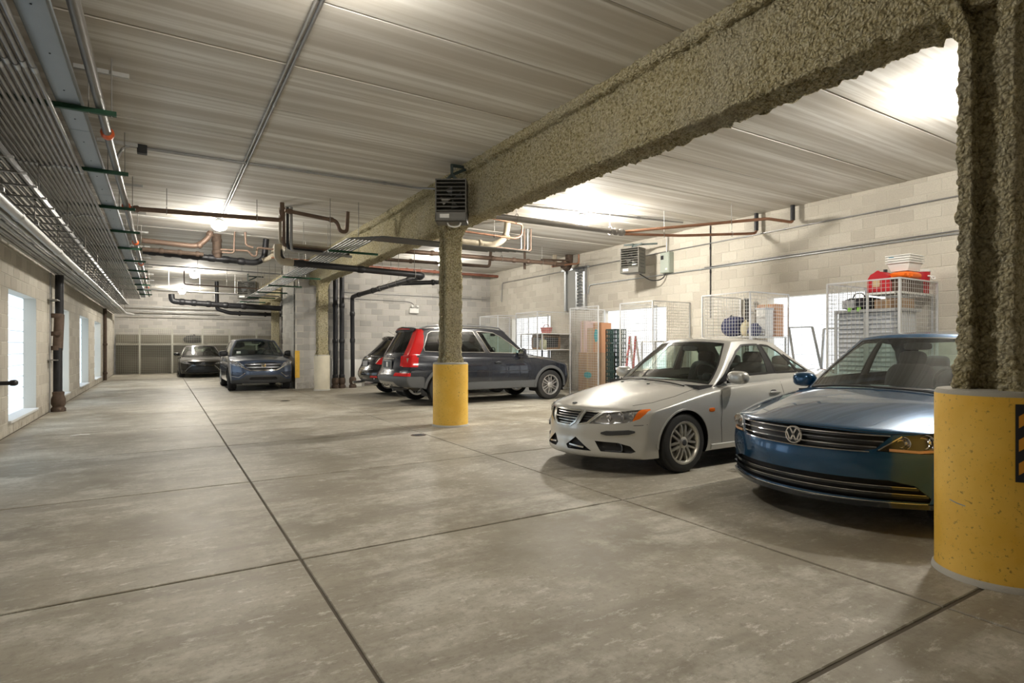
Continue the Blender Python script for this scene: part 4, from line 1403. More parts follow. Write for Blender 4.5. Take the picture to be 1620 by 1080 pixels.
ld = thing('step_ladder', 'red and white step ladder standing in the open cage', 'ladder')
for (y, x) in ((10.62, 9.95), (10.92, 9.95), (10.62, 10.4), (10.92, 10.4)):
    MB().bar((x, y, 0), (10.17, y + (.05 if y < 10.7 else -.05), 1.62), .05, .03).build('ladder_rail', plain('ladder_red', (.6, .06, .06), .5) if x < 10 else M_WHITE, ld)
for k in range(5):
    f = (k + .6) / 5.4
    x = 9.95 + .22 * f
    MB().box((x - .04, 10.63 + .04 * f, 1.62 * f), (x + .05, 10.91 - .04 * f, 1.62 * f + .025)).build('ladder_step', M_WHITE, ld)
# pet crate cage
pc = thing('pet_crate', 'brown pet crate with wire door on the cage shelf', 'pet crate', (10.05, 14.45, 1.27))
MB().rbox((-.32, -.30, 0), (.32, .30, .05), .02).build('crate_base', plain('crate_brown', (.30, .17, .08), .6), pc)
MB().rbox((-.32, -.30, .36), (.32, .30, .44), .03).build('crate_top', plain('crate_brown', (.30, .17, .08), .6), pc)
for (x, y) in ((-.3, -.28), (-.3, .28), (.3, -.28), (.3, .28)):
    MB().box((x - .025, y - .025, .04), (x + .025, y + .025, .37)).build('crate_corner', plain('crate_brown', (.30, .17, .08), .6), pc)
MB().box((-.26, -.26, .05), (.28, .26, .36)).build('crate_lining', M_BLACK, pc)
wires((-.30, -.24), (-.30, .24), .06, .35, .045, .003).build('wire_door', M_WIRE, pc)['kind'] = 'stuff'
wb = thing('floral_cushion', 'pale patterned cushion leaning on the pet crate', 'cushion', (9.72, 14.12, 1.27))
MB().sell((0, 0, .14), (.06, .15, .14), (.6, .6)).build('cushion_cover', plain('floral', (.50, .50, .36), .8, var=.7, vscale=25), wb, 60)
MB().sell((0, 0, .14), (.02, .165, .155), (.4, .4)).build('piping', plain('cushion_edge', (.4, .42, .3), .8), wb, 60)
rb = thing('red_basket', 'red basket on the upper shelf above the pet crate', 'basket', (10.0, 14.35, 1.75))
MB().lathe([(0, 0), (.14, 0), (.18, .16), (.19, .16), (.19, .175), (.17, .17), (.13, .02), (0, .015)], n=20).build('basket_bowl', plain('faded_red', (.6, .18, .16), .5), rb, 40)
MB().tube([(0, -.18, .17), (0, -.12, .26), (0, .12, .26), (0, .18, .17)], .01, 6, bend=.08).build('handle', plain('faded_red', (.6, .18, .16), .5), rb)

# far wall cages
fc = thing('wire_cage', 'long row of wire cages across the far block wall', 'storage cage')
YC = 33.3
dr = [-1.9, -.95, .42, 1.75, 3.0, 4.3, 5.6]
for i in range(len(dr) - 1):
    hi = i % 2 == 1
    zt = 2.25 if hi else 1.98
    w = wires((dr[i], YC), (dr[i + 1], YC), .05, zt, .085, .006).build('wire_mesh', plain('dull_wire', (.34, .33, .28), .6, .3), fc)
    w['kind'] = 'stuff'
    if hi:
        for x in (dr[i], dr[i + 1]):
            MB().box((x - .04, YC - .03, 0), (x + .04, YC + .03, zt)).build('post', plain('dull_post', (.45, .44, .38), .6, .2), fc)
        MB().box((dr[i], YC - .03, zt - .04), (dr[i + 1], YC + .03, zt + .02)).build('rail', plain('dull_post', (.45, .44, .38), .6, .2), fc)
for z in (1.42,):
    sh = MB().rbox((-1.95, 33.6, z), (5.6, 34.15, z + .09), .01).build('shelf', plain('pale_shelf', (.55, .53, .45), .7), fc)
MB().box((-1.95, 34.1, .02), (5.6, 34.15, 1.95)).build('mesh_shade_sheet', plain('mesh_shade_tone', (.17, .155, .12), .8, var=.2, vscale=2), fc)  # dark sheet standing in for the darkening that the mesh gives the wall
gb_ = thing('dark_sack', 'dark stuffed sack on the far shelf above the black sedan', 'bag', (1.35, 33.75, 1.51))
mb = MB().sell((0, 0, .17), (.42, .2, .2), (.8, .8), 26, 16)
mb.v = [tuple(Vector(v) * (1 + .2 * mnoise.noise(Vector(v) * 6))) for v in mb.v]
zmin = min(v[2] for v in mb.v)
mb.v = [(v[0], v[1], v[2] - zmin) for v in mb.v]
mb.build('sack_body', plain('sack_black', (.012, .013, .016), .7), gb_, 60)
MB().sell((.05, 0, .40), (.06, .05, .06)).build('sack_knot', plain('sack_black', (.012, .013, .016), .7), gb_, 60)
# ------------------------------------------------------------------ car construction kit
# a car is drawn in its own frame: s metres back from the nose, y to its left, z up; x = -s points forward
def curve(pts):
    """smooth monotone interpolation through (x, y) points"""
    X = [p[0] for p in pts]; Y = [p[1] for p in pts]
    n = len(X)
    if n == 1:
        return lambda x: Y[0]
    d = [(Y[i + 1] - Y[i]) / (X[i + 1] - X[i]) for i in range(n - 1)]
    m = [d[0]] + [0 if d[i - 1] * d[i] <= 0 else 2 * d[i - 1] * d[i] / (d[i - 1] + d[i]) for i in range(1, n - 1)] + [d[-1]]
    def f(x):
        if x <= X[0]: return Y[0]
        if x >= X[-1]: return Y[-1]
        i = 0
        while x > X[i + 1]: i += 1
        h = X[i + 1] - X[i]
        t = (x - X[i]) / h
        return (Y[i] * (1 + 2 * t) * (1 - t) ** 2 + h * m[i] * t * (1 - t) ** 2 + Y[i + 1] * t * t * (3 - 2 * t) + h * m[i + 1] * t * t * (t - 1))
    return f


def lattice_mesh(pos, T, B, C, levels=2):
    """closed box lattice bent by pos(t,b,c); smoothed; facets: 0 front 1 rear 2 side 3 top 4 bottom (in material_index)"""
    bm = bmesh.new()
    cache = {}
    def V(i, j, k):
        if (i, j, k) not in cache:
            s, y, z = pos(T[i], B[j], C[k])
            cache[(i, j, k)] = bm.verts.new((-s, y, z))
        return cache[(i, j, k)]
    I, J, K = len(T) - 1, len(B) - 1, len(C) - 1
    def F(vs, m):
        f = bm.faces.new(vs); f.material_index = m; f.smooth = True
    for j in range(J):
        for k in range(K):
            F((V(0, j, k), V(0, j + 1, k), V(0, j + 1, k + 1), V(0, j, k + 1)), 0)
            F((V(I, j, k), V(I, j, k + 1), V(I, j + 1, k + 1), V(I, j + 1, k)), 1)
    for i in range(I):
        for k in range(K):
            F((V(i, 0, k), V(i, 0, k + 1), V(i + 1, 0, k + 1), V(i + 1, 0, k)), 2)
            F((V(i, J, k), V(i + 1, J, k), V(i + 1, J, k + 1), V(i, J, k + 1)), 2)
    for i in range(I):
        for j in range(J):
            F((V(i, j, K), V(i, j + 1, K), V(i + 1, j + 1, K), V(i + 1, j, K)), 3)
            F((V(i, j, 0), V(i + 1, j, 0), V(i + 1, j + 1, 0), V(i, j + 1, 0)), 4)
    bmesh.ops.recalc_face_normals(bm, faces=bm.faces)
    me = bpy.data.meshes.new('cage')
    bm.to_mesh(me); bm.free()
    for k in range(5):
        me.materials.append(None)
    o = bpy.data.objects.new('cage', me)
    COL.objects.link(o)
    md = o.modifiers.new('s', 'SUBSURF')
    md.levels = levels; md.render_levels = levels
    dg = bpy.context.evaluated_depsgraph_get()
    out = bpy.data.meshes.new_from_object(o.evaluated_get(dg))
    bpy.data.objects.remove(o)
    b2 = bmesh.new(); b2.from_mesh(out)
    bpy.data.meshes.remove(out); bpy.data.meshes.remove(me)
    return b2


AX = {'side': (0, 2), 'front': (1, 2), 'rear': (1, 2), 'top': (0, 1)}


def to2(co, kind):
    if kind == 'side': return (-co.x, co.z)
    if kind == 'top': return (-co.x, co.y)
    return (co.y, co.z)


def in_poly(p, poly):
    x, y = p
    r = False
    j = len(poly) - 1
    for i in range(len(poly)):
        xi, yi = poly[i]; xj, yj = poly[j]
        if (yi > y) != (yj > y) and x < (xj - xi) * (y - yi) / (yj - yi) + xi:
            r = not r
        j = i
    return r


def stencil(bm, lay, tagv, poly, kind, ok, only=None, cut=True):
    """cuts the outline of a 2D polygon into the faces that ok() accepts and tags those inside"""
    px0, px1 = min(p[0] for p in poly) - .01, max(p[0] for p in poly) + .01
    py0, py1 = min(p[1] for p in poly) - .01, max(p[1] for p in poly) + .01
    def box(f):
        P = [to2(v.co, kind) for v in f.verts]
        X = [p[0] for p in P]; Y = [p[1] for p in P]
        return min(X), max(X), min(Y), max(Y)
    cand = {}
    for f in bm.faces:
        b = box(f)
        if b[1] < px0 or b[0] > px1 or b[3] < py0 or b[2] > py1: continue
        if ok(f): cand[f] = b
    if cut:
        n = len(poly)
        for i in range(n):
            (ax, ay), (bx, by) = poly[i], poly[(i + 1) % n]
            L_ = math.hypot(bx - ax, by - ay)
            if L_ < 1e-5: continue
            x0, x1 = min(ax, bx) - .002, max(ax, bx) + .002
            y0, y1 = min(ay, by) - .002, max(ay, by) + .002
            nx, ny = (by - ay) / L_, -(bx - ax) / L_
            fs = []
            for f, b in cand.items():
                if b[1] < x0 or b[0] > x1 or b[3] < y0 or b[2] > y1: continue
                c = [(cx_ - ax) * nx + (cy_ - ay) * ny for cx_ in b[:2] for cy_ in b[2:]]
                if min(c) > 0 or max(c) < 0: continue
                fs.append(f)
            if not fs: continue
            if kind == 'side': no, co = Vector((-nx, 0, ny)), Vector((-ax, 0, ay))
            elif kind == 'top': no, co = Vector((-nx, ny, 0)), Vector((-ax, ay, 0))
            else: no, co = Vector((0, nx, ny)), Vector((0, ax, ay))
            geom = list({v for f in fs for v in f.verts}) + list({e for f in fs for e in f.edges}) + fs
            for f in fs: del cand[f]
            r = bmesh.ops.bisect_plane(bm, geom=geom, dist=1e-5, plane_co=co, plane_no=no)
            for f in list(r['geom']) + fs:
                if isinstance(f, bmesh.types.BMFace) and f.is_valid and f not in cand:
                    cand[f] = box(f)
    for f in cand:
        if f.is_valid and (only is None or f[lay] in only) and in_poly(to2(f.calc_center_median(), kind), poly):
            f[lay] = tagv


def sub_bm(bm, lay, tags):
    """new bmesh holding only the faces with these tags"""
    n = bmesh.new()
    vm = {}
    for f in bm.faces:
        if f[lay] not in tags: continue
        vs = []
        for v in f.verts:
            if v not in vm: vm[v] = n.verts.new(v.co)
            vs.append(vm[v])
        n.faces.new(vs)
    return n


def bm_obj(bm, name, mat, parent, keep=False):
    if not bm.faces:
        bm.free()
        return None
    for f in bm.faces:
        f.material_index = 0
        f.smooth = True
    me = bpy.data.meshes.new(name)
    bm.to_mesh(me); bm.free()
    me.materials.clear()
    me.materials.append(mat)
    return link(name, me, None, parent)


def recess(bm, vec):
    """pushes a patch in by vec and walls its rim"""
    fs = bm.faces[:]
    r = bmesh.ops.extrude_face_region(bm, geom=fs)
    vs = [e for e in r['geom'] if isinstance(e, bmesh.types.BMVert)]
    bmesh.ops.translate(bm, verts=vs, vec=vec)
    bmesh.ops.delete(bm, geom=[f for f in fs if f.is_valid], context='FACES_ONLY')
    return bm


def mirror2(poly):
    return [(-y, z) for (y, z) in reversed(poly)]


def ellipse(cx, cz, rx, rz, n=20, a0=0, a1=2 * PI):
    return [(cx + rx * math.cos(a0 + (a1 - a0) * k / n), cz + rz * math.sin(a0 + (a1 - a0) * k / n)) for k in range(n + (0 if a1 - a0 > 6.2 else 1))]


def dense(path, step=.04, closed=False):
    out = []
    n = len(path)
    for i in range(n if closed else n - 1):
        a, b = path[i], path[(i + 1) % n]
        m = max(1, int(math.hypot(b[0] - a[0], b[1] - a[1]) / step))
        for k in range(m):
            out.append((a[0] + (b[0] - a[0]) * k / m, a[1] + (b[1] - a[1]) * k / m))
    if not closed:
        out.append(path[-1])
    return out


class Car:
    def __init__(self, label, cat, loc, rz, spec, paint, glass=None, glass_rear=None, name='parked_car'):
        self.t = thing(name, label, cat, loc, rz, None)
        self.S = S = spec
        self.L = L = S['L']
        self.paint = paint
        zb, zc, zs = curve(S['zbot']), curve(S['zc']), curve(S['zs'])
        xf, xr = curve(S['xf']), curve(S['xr'])
        plan, sec = curve(S['plan']), curve(S['sec'])
        hw = S['hw']
        q = S.get('q', 2.6)
        fp, rp = S.get('fp', 2.4), S.get('rp', 3.0)
        fb, rb = S['fb'], S['rb']
        self.ztop = lambda s, b: zc(s) - (zc(s) - zs(s)) * abs(b) ** q
        self.W = lambda s, z: hw * plan(s) * sec(z)
        def pos(t, b, c):
            s0 = t * L
            z = zb(s0) + c * (self.ztop(s0, b) - zb(s0))
            sf = xf(z) + fb * abs(b) ** fp
            sr = L - xr(z) - rb * abs(b) ** rp
            s = sf + t * (sr - sf)
            return s, b * self.W(s, z), z
        T = [0, .012, .05, .1, .15, .2, .25, .3, .36, .42, .48, .54, .6, .66, .72, .77, .82, .87, .91, .95, .988, 1]
        B = [-1, -.965, -.86, -.7, -.5, -.25, 0, .25, .5, .7, .86, .965, 1]
        C = [0, .05, .2, .36, .52, .68, .82, .94, 1]
        self.bm = lattice_mesh(pos, T, B, C)
        self.lay = self.bm.faces.layers.int.new('part')
        g = S['gh']
        zr = curve(g['zr'])
        wb, wr = curve(g['wb']), curve(g['wr'])
        sa, sb, sc_, sd = g['a'], g['b'], g['c'], g['d']
        wbow, rbow = g.get('wbow', .24), g.get('rbow', .18)
        vb = g.get('vb', 1.5)
        def gpos(t, b, c):
            fa = sa + (sb - sa) * c + wbow * (1 - .45 * c) * abs(b) ** 2.2
            ra = sd + (sc_ - sd) * c - rbow * (1 - .45 * c) * abs(b) ** 2.2
            s = fa + t * (ra - fa)
            w0, w1 = wb(s), wr(s)
            y = b * (w0 + (w1 - w0) * c ** vb)
            z0 = self.ztop(s, min(1, abs(y) / max(.05, self.W(s, .8)))) - .05
            z1 = zr(s) - g.get('camber', .045) * abs(b) ** 2.6
            return s, y, z0 + c * (z1 - z0)
        self.gpos = gpos
        self.gm = lattice_mesh(gpos, [0, .03, .1, .2, .3, .4, .5, .6, .7, .8, .9, .97, 1], [-1, -.95, -.75, -.4, 0, .4, .75, .95, 1], [0, .12, .3, .5, .7, .88, .97, 1])
        self.glay = self.gm.faces.layers.int.new('part')
        self.bvh = BVHTree.FromBMesh(self.bm)
        self.gvh = BVHTree.FromBMesh(self.gm)
        self.glass = glass or M_GLASSD
        self.glass_rear = glass_rear or self.glass
        self.ntag = 10
        self.jobs = []

    # -- projection on the skin
    def hit(self, kind, p, sgn=1, which='both'):
        if kind == 'side': o, d = Vector((-p[0], sgn * 3, p[1])), Vector((0, -sgn, 0))
        elif kind == 'front': o, d = Vector((2, p[0], p[1])), Vector((-1, 0, 0))
        elif kind == 'rear': o, d = Vector((-self.L - 2, p[0], p[1])), Vector((1, 0, 0))
        else: o, d = Vector((-p[0], p[1], 4)), Vector((0, 0, -1))
        best = None
        for tr in ((self.bvh, self.gvh) if which == 'both' else ((self.bvh,) if which == 'body' else (self.gvh,))):
            h = tr.ray_cast(o, d)
            if h[0] is not None and (best is None or h[3] < best[2]):
                best = (h[0], h[1], h[3])
        return best

    def strip(self, name, mat, kind, path, w, h, parent=None, sgn=1, closed=False, which='both', sink=.001, mb=None, step=.035, taper=False):
        """band of width w and height h that follows the skin along a path"""
        pts = dense(path, step, closed)
        P = [self.hit(kind, p, sgn, which) for p in pts]
        P = [p for p in P if p]
        if len(P) < 2: return None
        own = mb is None
        mb = mb or MB()
        n = len(P)
        vs, fs = [], []
        for i, (co, no, _) in enumerate(P):
            a = P[(i - 1) % n][0] if closed else P[max(0, i - 1)][0]
            b = P[(i + 1) % n][0] if closed else P[min(n - 1, i + 1)][0]
            t = (b - a)
            t = t.normalized() if t.length > 1e-7 else Vector((1, 0, 0))
            s = t.cross(no).normalized()
            ww = w
            if taper and not closed:
                e = min(i, n - 1 - i) / max(1, n - 1)
                ww = w * min(1, .35 + e * 4)
            for (p, q) in ((-1, 0), (-.8, 1), (.8, 1), (1, 0)):
                vs.append(co + s * ww / 2 * p + no * (h * q - sink * (1 - q)))
        for i in range(n if closed else n - 1):
            i2 = (i + 1) % n
            for k in range(3):
                fs.append((i * 4 + k, i * 4 + k + 1, i2 * 4 + k + 1, i2 * 4 + k))
        if not closed:
            fs += [(0, 1, 2, 3), ((n - 1) * 4 + 3, (n - 1) * 4 + 2, (n - 1) * 4 + 1, (n - 1) * 4)]
        mb.add(vs, fs)
        if own:
            return mb.build(name, mat, parent or self.t, 50)

    def seam(self, kind, path, both=True, closed=False, which='body', w=.007):
        for sgn in ((1, -1) if both else (1,)):
            pp = path
            if kind != 'side' and sgn < 0: pp = [(p[0], -p[1]) if kind == 'top' else (-p[0], p[1]) for p in path]
            self.strip('panel_gap', M_BLACK, kind, pp, w, .0012, sgn=sgn if kind == 'side' else 1, closed=closed, which=which)

    # -- regions cut from the skin
    def region(self, poly, kind, name, mat, shell='body', facets=None, mirror=False, push=None, both=None, only=(0,), parent=None, nmin=None, label=None, smax=None, smin=None):
        """cuts a region; jobs are built at the end so the order of cutting does not matter"""
        outs = []
        variants = [(poly, 1)]
        if mirror: variants.append((mirror2(poly), -1))
        if kind == 'side': variants = [(poly, 1), (poly, -1)]
        bm, lay = (self.bm, self.lay) if shell == 'body' else (self.gm, self.glay)
        for (pl, sg) in variants:
            self.ntag += 1
            tg = self.ntag
            def ok(f, sg=sg):
                if facets is not None and f.material_index not in facets: return False
                n = f.normal
                if smax is not None and -f.calc_center_median().x > smax: return False
                if smin is not None and -f.calc_center_median().x < smin: return False
                if kind == 'side':
                    return n.y * sg > (nmin if nmin is not None else .3)
                if kind == 'front': return n.x > (nmin if nmin is not None else .04)
                if kind == 'rear': return n.x < -(nmin if nmin is not None else .04)
                return n.z > (nmin if nmin is not None else .3)
            stencil(bm, lay, tg, pl, kind, ok, only)
            self.jobs.append((shell, tg, name, mat, push, parent, label))
            outs.append(tg)
        return outs

    def arches(self):
        S = self.S
        R = S['ra']
        for sx in (S['fa'], S['rx']):
            c = ellipse(sx, S['rw'] * .98, R, R, 36)
            for sg in (1, -1):
                yin = S['hw'] - .42
                def ok(f, sg=sg):
                    return f.calc_center_median().y * sg > yin and f.material_index in (2, 4, 0, 1)
                stencil(self.bm, self.lay, 1, c, 'side', ok)

    def finish(self, interior=True):
        S, t = self.S, self.t
        body, gm = self.bm, self.gm
        self.arches()
        # opening under the greenhouse
        g = S['gh']
        fp = []
        for k in range(9):
            b = -1 + k * .25
            s, y, z = self.gpos(0, b, .12); fp.append((s + .05, y * .95))
        for k in range(9):
            s, y, z = self.gpos(k / 8, 1, .12); fp.append((min(max(s, fp[0][0]), 99), y * .94))
        for k in range(9):
            b = 1 - k * .25
            s, y, z = self.gpos(1, b, .12); fp.append((s - .05, y * .95))
        for k in range(9):
            s, y, z = self.gpos(1 - k / 8, -1, .12); fp.append((s, y * .94))
        for f in body.faces:
            if f.material_index == 3 and f[self.lay] == 0 and in_poly(to2(f.calc_center_median(), 'top'), fp):
                f[self.lay] = 1
        for f in body.faces:
            if f.material_index == 4 and f[self.lay] == 0: f[self.lay] = 2
        for f in gm.faces:
            if f.material_index == 4: f[self.glay] = 1
        made = {}
        for (shell, tg, name, mat, push, parent, label) in self.jobs:
            bm, lay = (body, self.lay) if shell == 'body' else (gm, self.glay)
            nb = sub_bm(bm, lay, (tg,))
            if push is not None and nb.faces:
                recess(nb, Vector(push))
            o = bm_obj(nb, name, mat, t)
            if o and label: o['label'] = label
            made[tg] = o
        for (shell, tg, name, mat, push, parent, label) in self.jobs:
            if parent is not None and made.get(parent) and made.get(tg):
                made[tg].parent = made[parent]
        self.made = made
        self.body_obj = bm_obj(sub_bm(body, self.lay, (0,)), 'body_shell', self.paint, t)
        bm_obj(sub_bm(body, self.lay, (2,)), 'underbody', M_BLACK, t)
        self.roof_obj = bm_obj(sub_bm(gm, self.glay, (0,)), 'roof_and_pillars', S.get('roof_mat', self.paint), t)
        body.free(); gm.free()
        self.liners()
        if interior: self.cabin()

    def liners(self):
        S = self.S
        R = S['ra'] + .004
        n = 20
        for sx in (S['fa'], S['rx']):
            for sg in (1, -1):
                mb = MB()
                vs, fs = [], []
                yo = self.W(sx, .5) - .015
                yi = yo - .36
                for k in range(n + 1):
                    a = -.35 + (PI + .7) * k / n
                    x, z = -sx + R * math.cos(a), S['rw'] * .98 + R * math.sin(a)
                    # the lip follows the skin
                    h = self.hit('side', (-x, max(z, .2)), sg, 'body')
                    y = (h[0].y if h else sg * yo)
                    y = sg * max(min(abs(y), yo + .03), yi + .1) - sg * .006
                    vs += [(x, y, z), (x, sg * yi, z)]
                for k in range(n):
                    fs.append((2 * k, 2 * k + 1, 2 * k + 3, 2 * k + 2))
                m = len(vs)
                vs.append((-sx, sg * yi, S['rw']))
                for k in range(n):
                    fs.append((2 * k + 1, m, 2 * k + 3))
                mb.add(vs, fs).build('wheel_well', M_BLACK, self.t)

    def wheels(self, spokes, rim_r, mat=None, style='single', steer=0.0, tw=.205, n_lug=5):
        S = self.S
        mat = mat or M_ALLOY
        rw = S['rw']
        key = {}
        tire = MB().lathe([(rim_r, -tw / 2 + .012), (rim_r + .012, -tw / 2), (rw * .86, -tw / 2 - .006), (rw * .955, -tw / 2 + .008), (rw * .99, -tw / 2 + .03), (rw, -tw * .28), (rw, -tw * .09), (rw - .007, -tw * .08), (rw - .007, -tw * .05), (rw, -tw * .04), (rw, tw * .04), (rw - .007, tw * .05), (rw - .007, tw * .08), (rw, tw * .09), (rw, tw * .28), (rw * .99, tw / 2 - .03), (rw * .955, tw / 2 - .008), (rw * .86, tw / 2 + .006), (rim_r + .012, tw / 2), (rim_r, tw / 2 - .012)], axis='Y', n=44).mesh('tyre', 35)
        rim = MB().lathe([(rim_r + .014, tw / 2 - .002), (rim_r + .012, tw / 2 + .004), (rim_r - .006, tw / 2 + .002), (rim_r - .018, tw / 2 - .018), (rim_r - .026, tw / 2 - .05), (rim_r - .03, -tw / 2), (rim_r + .01, -tw / 2)], axis='Y', n=40).mesh('rim', 35)
        disc = MB().lathe([(0, 0), (rim_r * .72, 0), (rim_r * .72, .012), (rim_r * .3, .014), (rim_r * .28, .04), (0, .04)], axis='Y', n=28).mesh('brake_disc', 30)
        hub = MB().lathe([(rim_r * .30, -.015), (rim_r * .28, .012), (rim_r * .2, .022), (rim_r * .16, .024), (rim_r * .15, .02), (0, .02)], axis='Y', n=24).mesh('hub', 35)
        cap = MB().lathe([(rim_r * .145, .02), (rim_r * .14, .028), (rim_r * .1, .031), (0, .032)], axis='Y', n=20).mesh('hub_cap', 35)
        def spoke_mesh(w0, w1, off=0.0):
            r0, r1 = rim_r * .18, rim_r - .008
            mb = MB()
            prof = [(r0, .008, w0), (rim_r * .5, .020, (w0 + w1) / 2), (rim_r * .8, .016, w1), (r1, -.002, w1 * 1.25)]
            vs, fs = [], []
            for (r, y, w) in prof:
                vs += [(-w / 2 + off, y - .03, r), (-w * .36 + off, y, r), (w * .36 + off, y, r), (w / 2 + off, y - .03, r)]
            for i in range(3):
                for k in range(3):
                    fs.append((i * 4 + k, i * 4 + k + 1, i * 4 + 5 + k, i * 4 + 4 + k))
                fs.append((i * 4 + 3, i * 4, i * 4 + 4, i * 4 + 7))
            fs += [(0, 1, 2, 3), (15, 14, 13, 12)]
            return mb.add(vs, fs).mesh('spoke', 30)
        sm = [spoke_mesh(*a) for a in spokes['shape']]
        for (sx, front) in ((S['fa'], True), (S['rx'], False)):
            for sg in (1, -1):
                yc = self.W(sx, .45) - tw / 2 - .012 - S.get('wheel_in', 0)
                w = link('tyre', tire, M_RUBBER, self.t)
                w.location = (-sx, sg * yc, rw)
                w.rotation_euler = (0, 0, (0 if sg > 0 else PI) + (steer if front else 0))
                link('rim', rim, mat, w)
                d = link('brake_disc', disc, plain('disc_steel', (.25, .24, .23), .45, .7), w); d.location = (0, tw / 2 - .1, 0)
                h = link('hub', hub, mat, w); h.location = (0, tw / 2 - .028, 0)
                h2 = link('hub_cap', cap, M_DGREY if not spokes.get('cap') else spokes['cap'], w); h2.location = (0, tw / 2 - .028, 0)
                for k in range(spokes['n']):
                    for q, m_ in enumerate(sm):
                        s_ = link('spoke', m_, mat, w)
                        s_.location = (0, tw / 2 - .028, 0)
                        s_.rotation_euler = (0, 2 * PI * k / spokes['n'] + spokes.get('ang', [0, 0])[q], 0)

    def cabin(self):
        S, g, t = self.S, self.S['gh'], self.t
        dk = S.get('trim', plain('cabin_trim', (.04, .04, .042), .7))
        seat = S.get('seat', plain('seat_cloth', (.055, .055, .058), .8))
        fl = S['zbot'][0][1] + .12
        a, d = g['a'] + .1, g['d'] - .15
        w = S['hw'] - .14
        belt = self.ztop((a + d) / 2, .9) - .03
        mb = MB()
        x0, x1 = -a, -d
        mb.add([(x0, -w, fl), (x1, -w, fl), (x1, w, fl), (x0, w, fl), (x0, -w, belt), (x1, -w, belt), (x1, w, belt), (x0, w, belt)], [(0, 1, 2, 3), (0, 4, 5, 1), (2, 6, 7, 3), (1, 5, 6, 2), (0, 3, 7, 4)])
        mb.build('cabin_tub', dk, t)
        zc_ = self.ztop(g['a'] + .2, 0)
        MB().sell((-(g['a'] + .52), 0, zc_ - .13), (.30, w * .86, .10), (.35, .5), 24, 12).build('dashboard', dk, t, 50)
        fs = g['b'] + .38
        for yy in (.37, -.37):
            self.seat_part(t, -fs, yy, fl, belt, seat)
        rs = S.get('rs', fs + .70)
        MB().sell((-(rs + .28), 0, belt - .10), (.09, w * .82, .30), (.3, .4), 20, 12).build('rear_backrest', seat, t, 50)
        MB().sell((-(rs), 0, fl + .25), (.28, w * .86, .12), (.3, .4), 20, 10).build('rear_cushion', seat, t, 50)
        for yy in (.38, -.38):
            MB().sell((-(rs + .32), yy, belt + .24 + S.get('hr', 0)), (.045, .12, .075), (.5, .6)).build('headrest', seat, t, 60)
        MB().box((-d + .02, -w * .85, belt + .0), (-(rs + .33), w * .85, belt + .02)).build('parcel_shelf', dk, t)
        # wheel on the left-hand side
        sx = g['a'] + .72
        c = Vector((-sx, .37, belt + .06))
        ring = [c + Vector((.08 * math.sin(a_), .18 * math.cos(a_), .17 * math.sin(a_))) for a_ in [2 * PI * k / 20 for k in range(20)]]
        sw = MB().tube(ring, .016, 8, closed=True)
        sw.sell(c + Vector((.02, 0, 0)), (.03, .06, .05))
        sw.bar(c + Vector((0, -.17, 0)), c + Vector((0, .17, 0)), .03)
        sw.bar(c, c + Vector((-.05, 0, -.15)), .03)
        sw.build('steering_wheel', M_BLACK, t, 50)
        zt = curve(g['zr'])(g['b'])
        MB().sell((-(g['b'] + .06), 0, zt - .12), (.02, .12, .035), (.5, .5)).build('inner_mirror', M_BLACK, t, 50)

    def seat_part(self, t, x, y, fl, belt, mat):
        MB().sell((x - .02, y, fl + .24), (.27, .25, .12), (.35, .5), 20, 10).build('front_cushion', mat, t, 50)
        mb = MB().sell((0, 0, 0), (.085, .24, .34), (.4, .45), 20, 12)
        R = Matrix.Rotation(-.28, 3, 'Y')
        mb.v = [tuple(R @ Vector(v) + Vector((x - .34, y, belt - .10))) for v in mb.v]
        mb.build('front_backrest', mat, t, 50)
        MB().sell((x - .43, y, belt + .285 + self.S.get('hr', 0)), (.05, .13, .085), (.5, .6)).build('headrest', mat, t, 60)

    def mirrors(self, s, z, y, size, mat, arm=None):
        for sg in (1, -1):
            c = Vector((-s, sg * (y + size[1] * .75), z))
            mb = MB().sell(c, (size[0], size[1], size[2]), (.75, .7), 20, 12)
            mb.v = [(v[0] if v[0] > c.x - size[0] * .45 else c.x - size[0] * .45, v[1], v[2]) for v in mb.v]
            m = mb.build('door_mirror', mat, self.t, 50)
            MB().sell(c - Vector((size[0] * .46, 0, 0)), (.006, size[1] * .85, size[2] * .8), (.6, .6)).build('mirror_glass', M_CHROME, m, 50)
            MB().bar((-s - .01, sg * (y - .05), z - size[2] * .75), (-s - .005, sg * (y + size[1] * .6), z - size[2] * .55), .05, .035).build('mirror_arm', arm or M_BLACK, m)

    def disc_badge(self, name, kind, p, r, mat, h=.012, parent=None, which='body'):
        H_ = self.hit(kind, p, 1, which)
        return H_
# ------------------------------------------------------------------ the cars
def gp(car, poly, mode):
    """greenhouse outline given in lattice fractions -> projected outline"""
    pts = dense(poly, .06, True)
    out = []
    for (p, c) in pts:
        if mode == 'side':
            s, y, z = car.gpos(p, 1, c); out.append((s, z))
        elif mode == 'front':
            s, y, z = car.gpos(0, p, c); out.append((y, z))
        else:
            s, y, z = car.gpos(1, p, c); out.append((y, z))
    return out


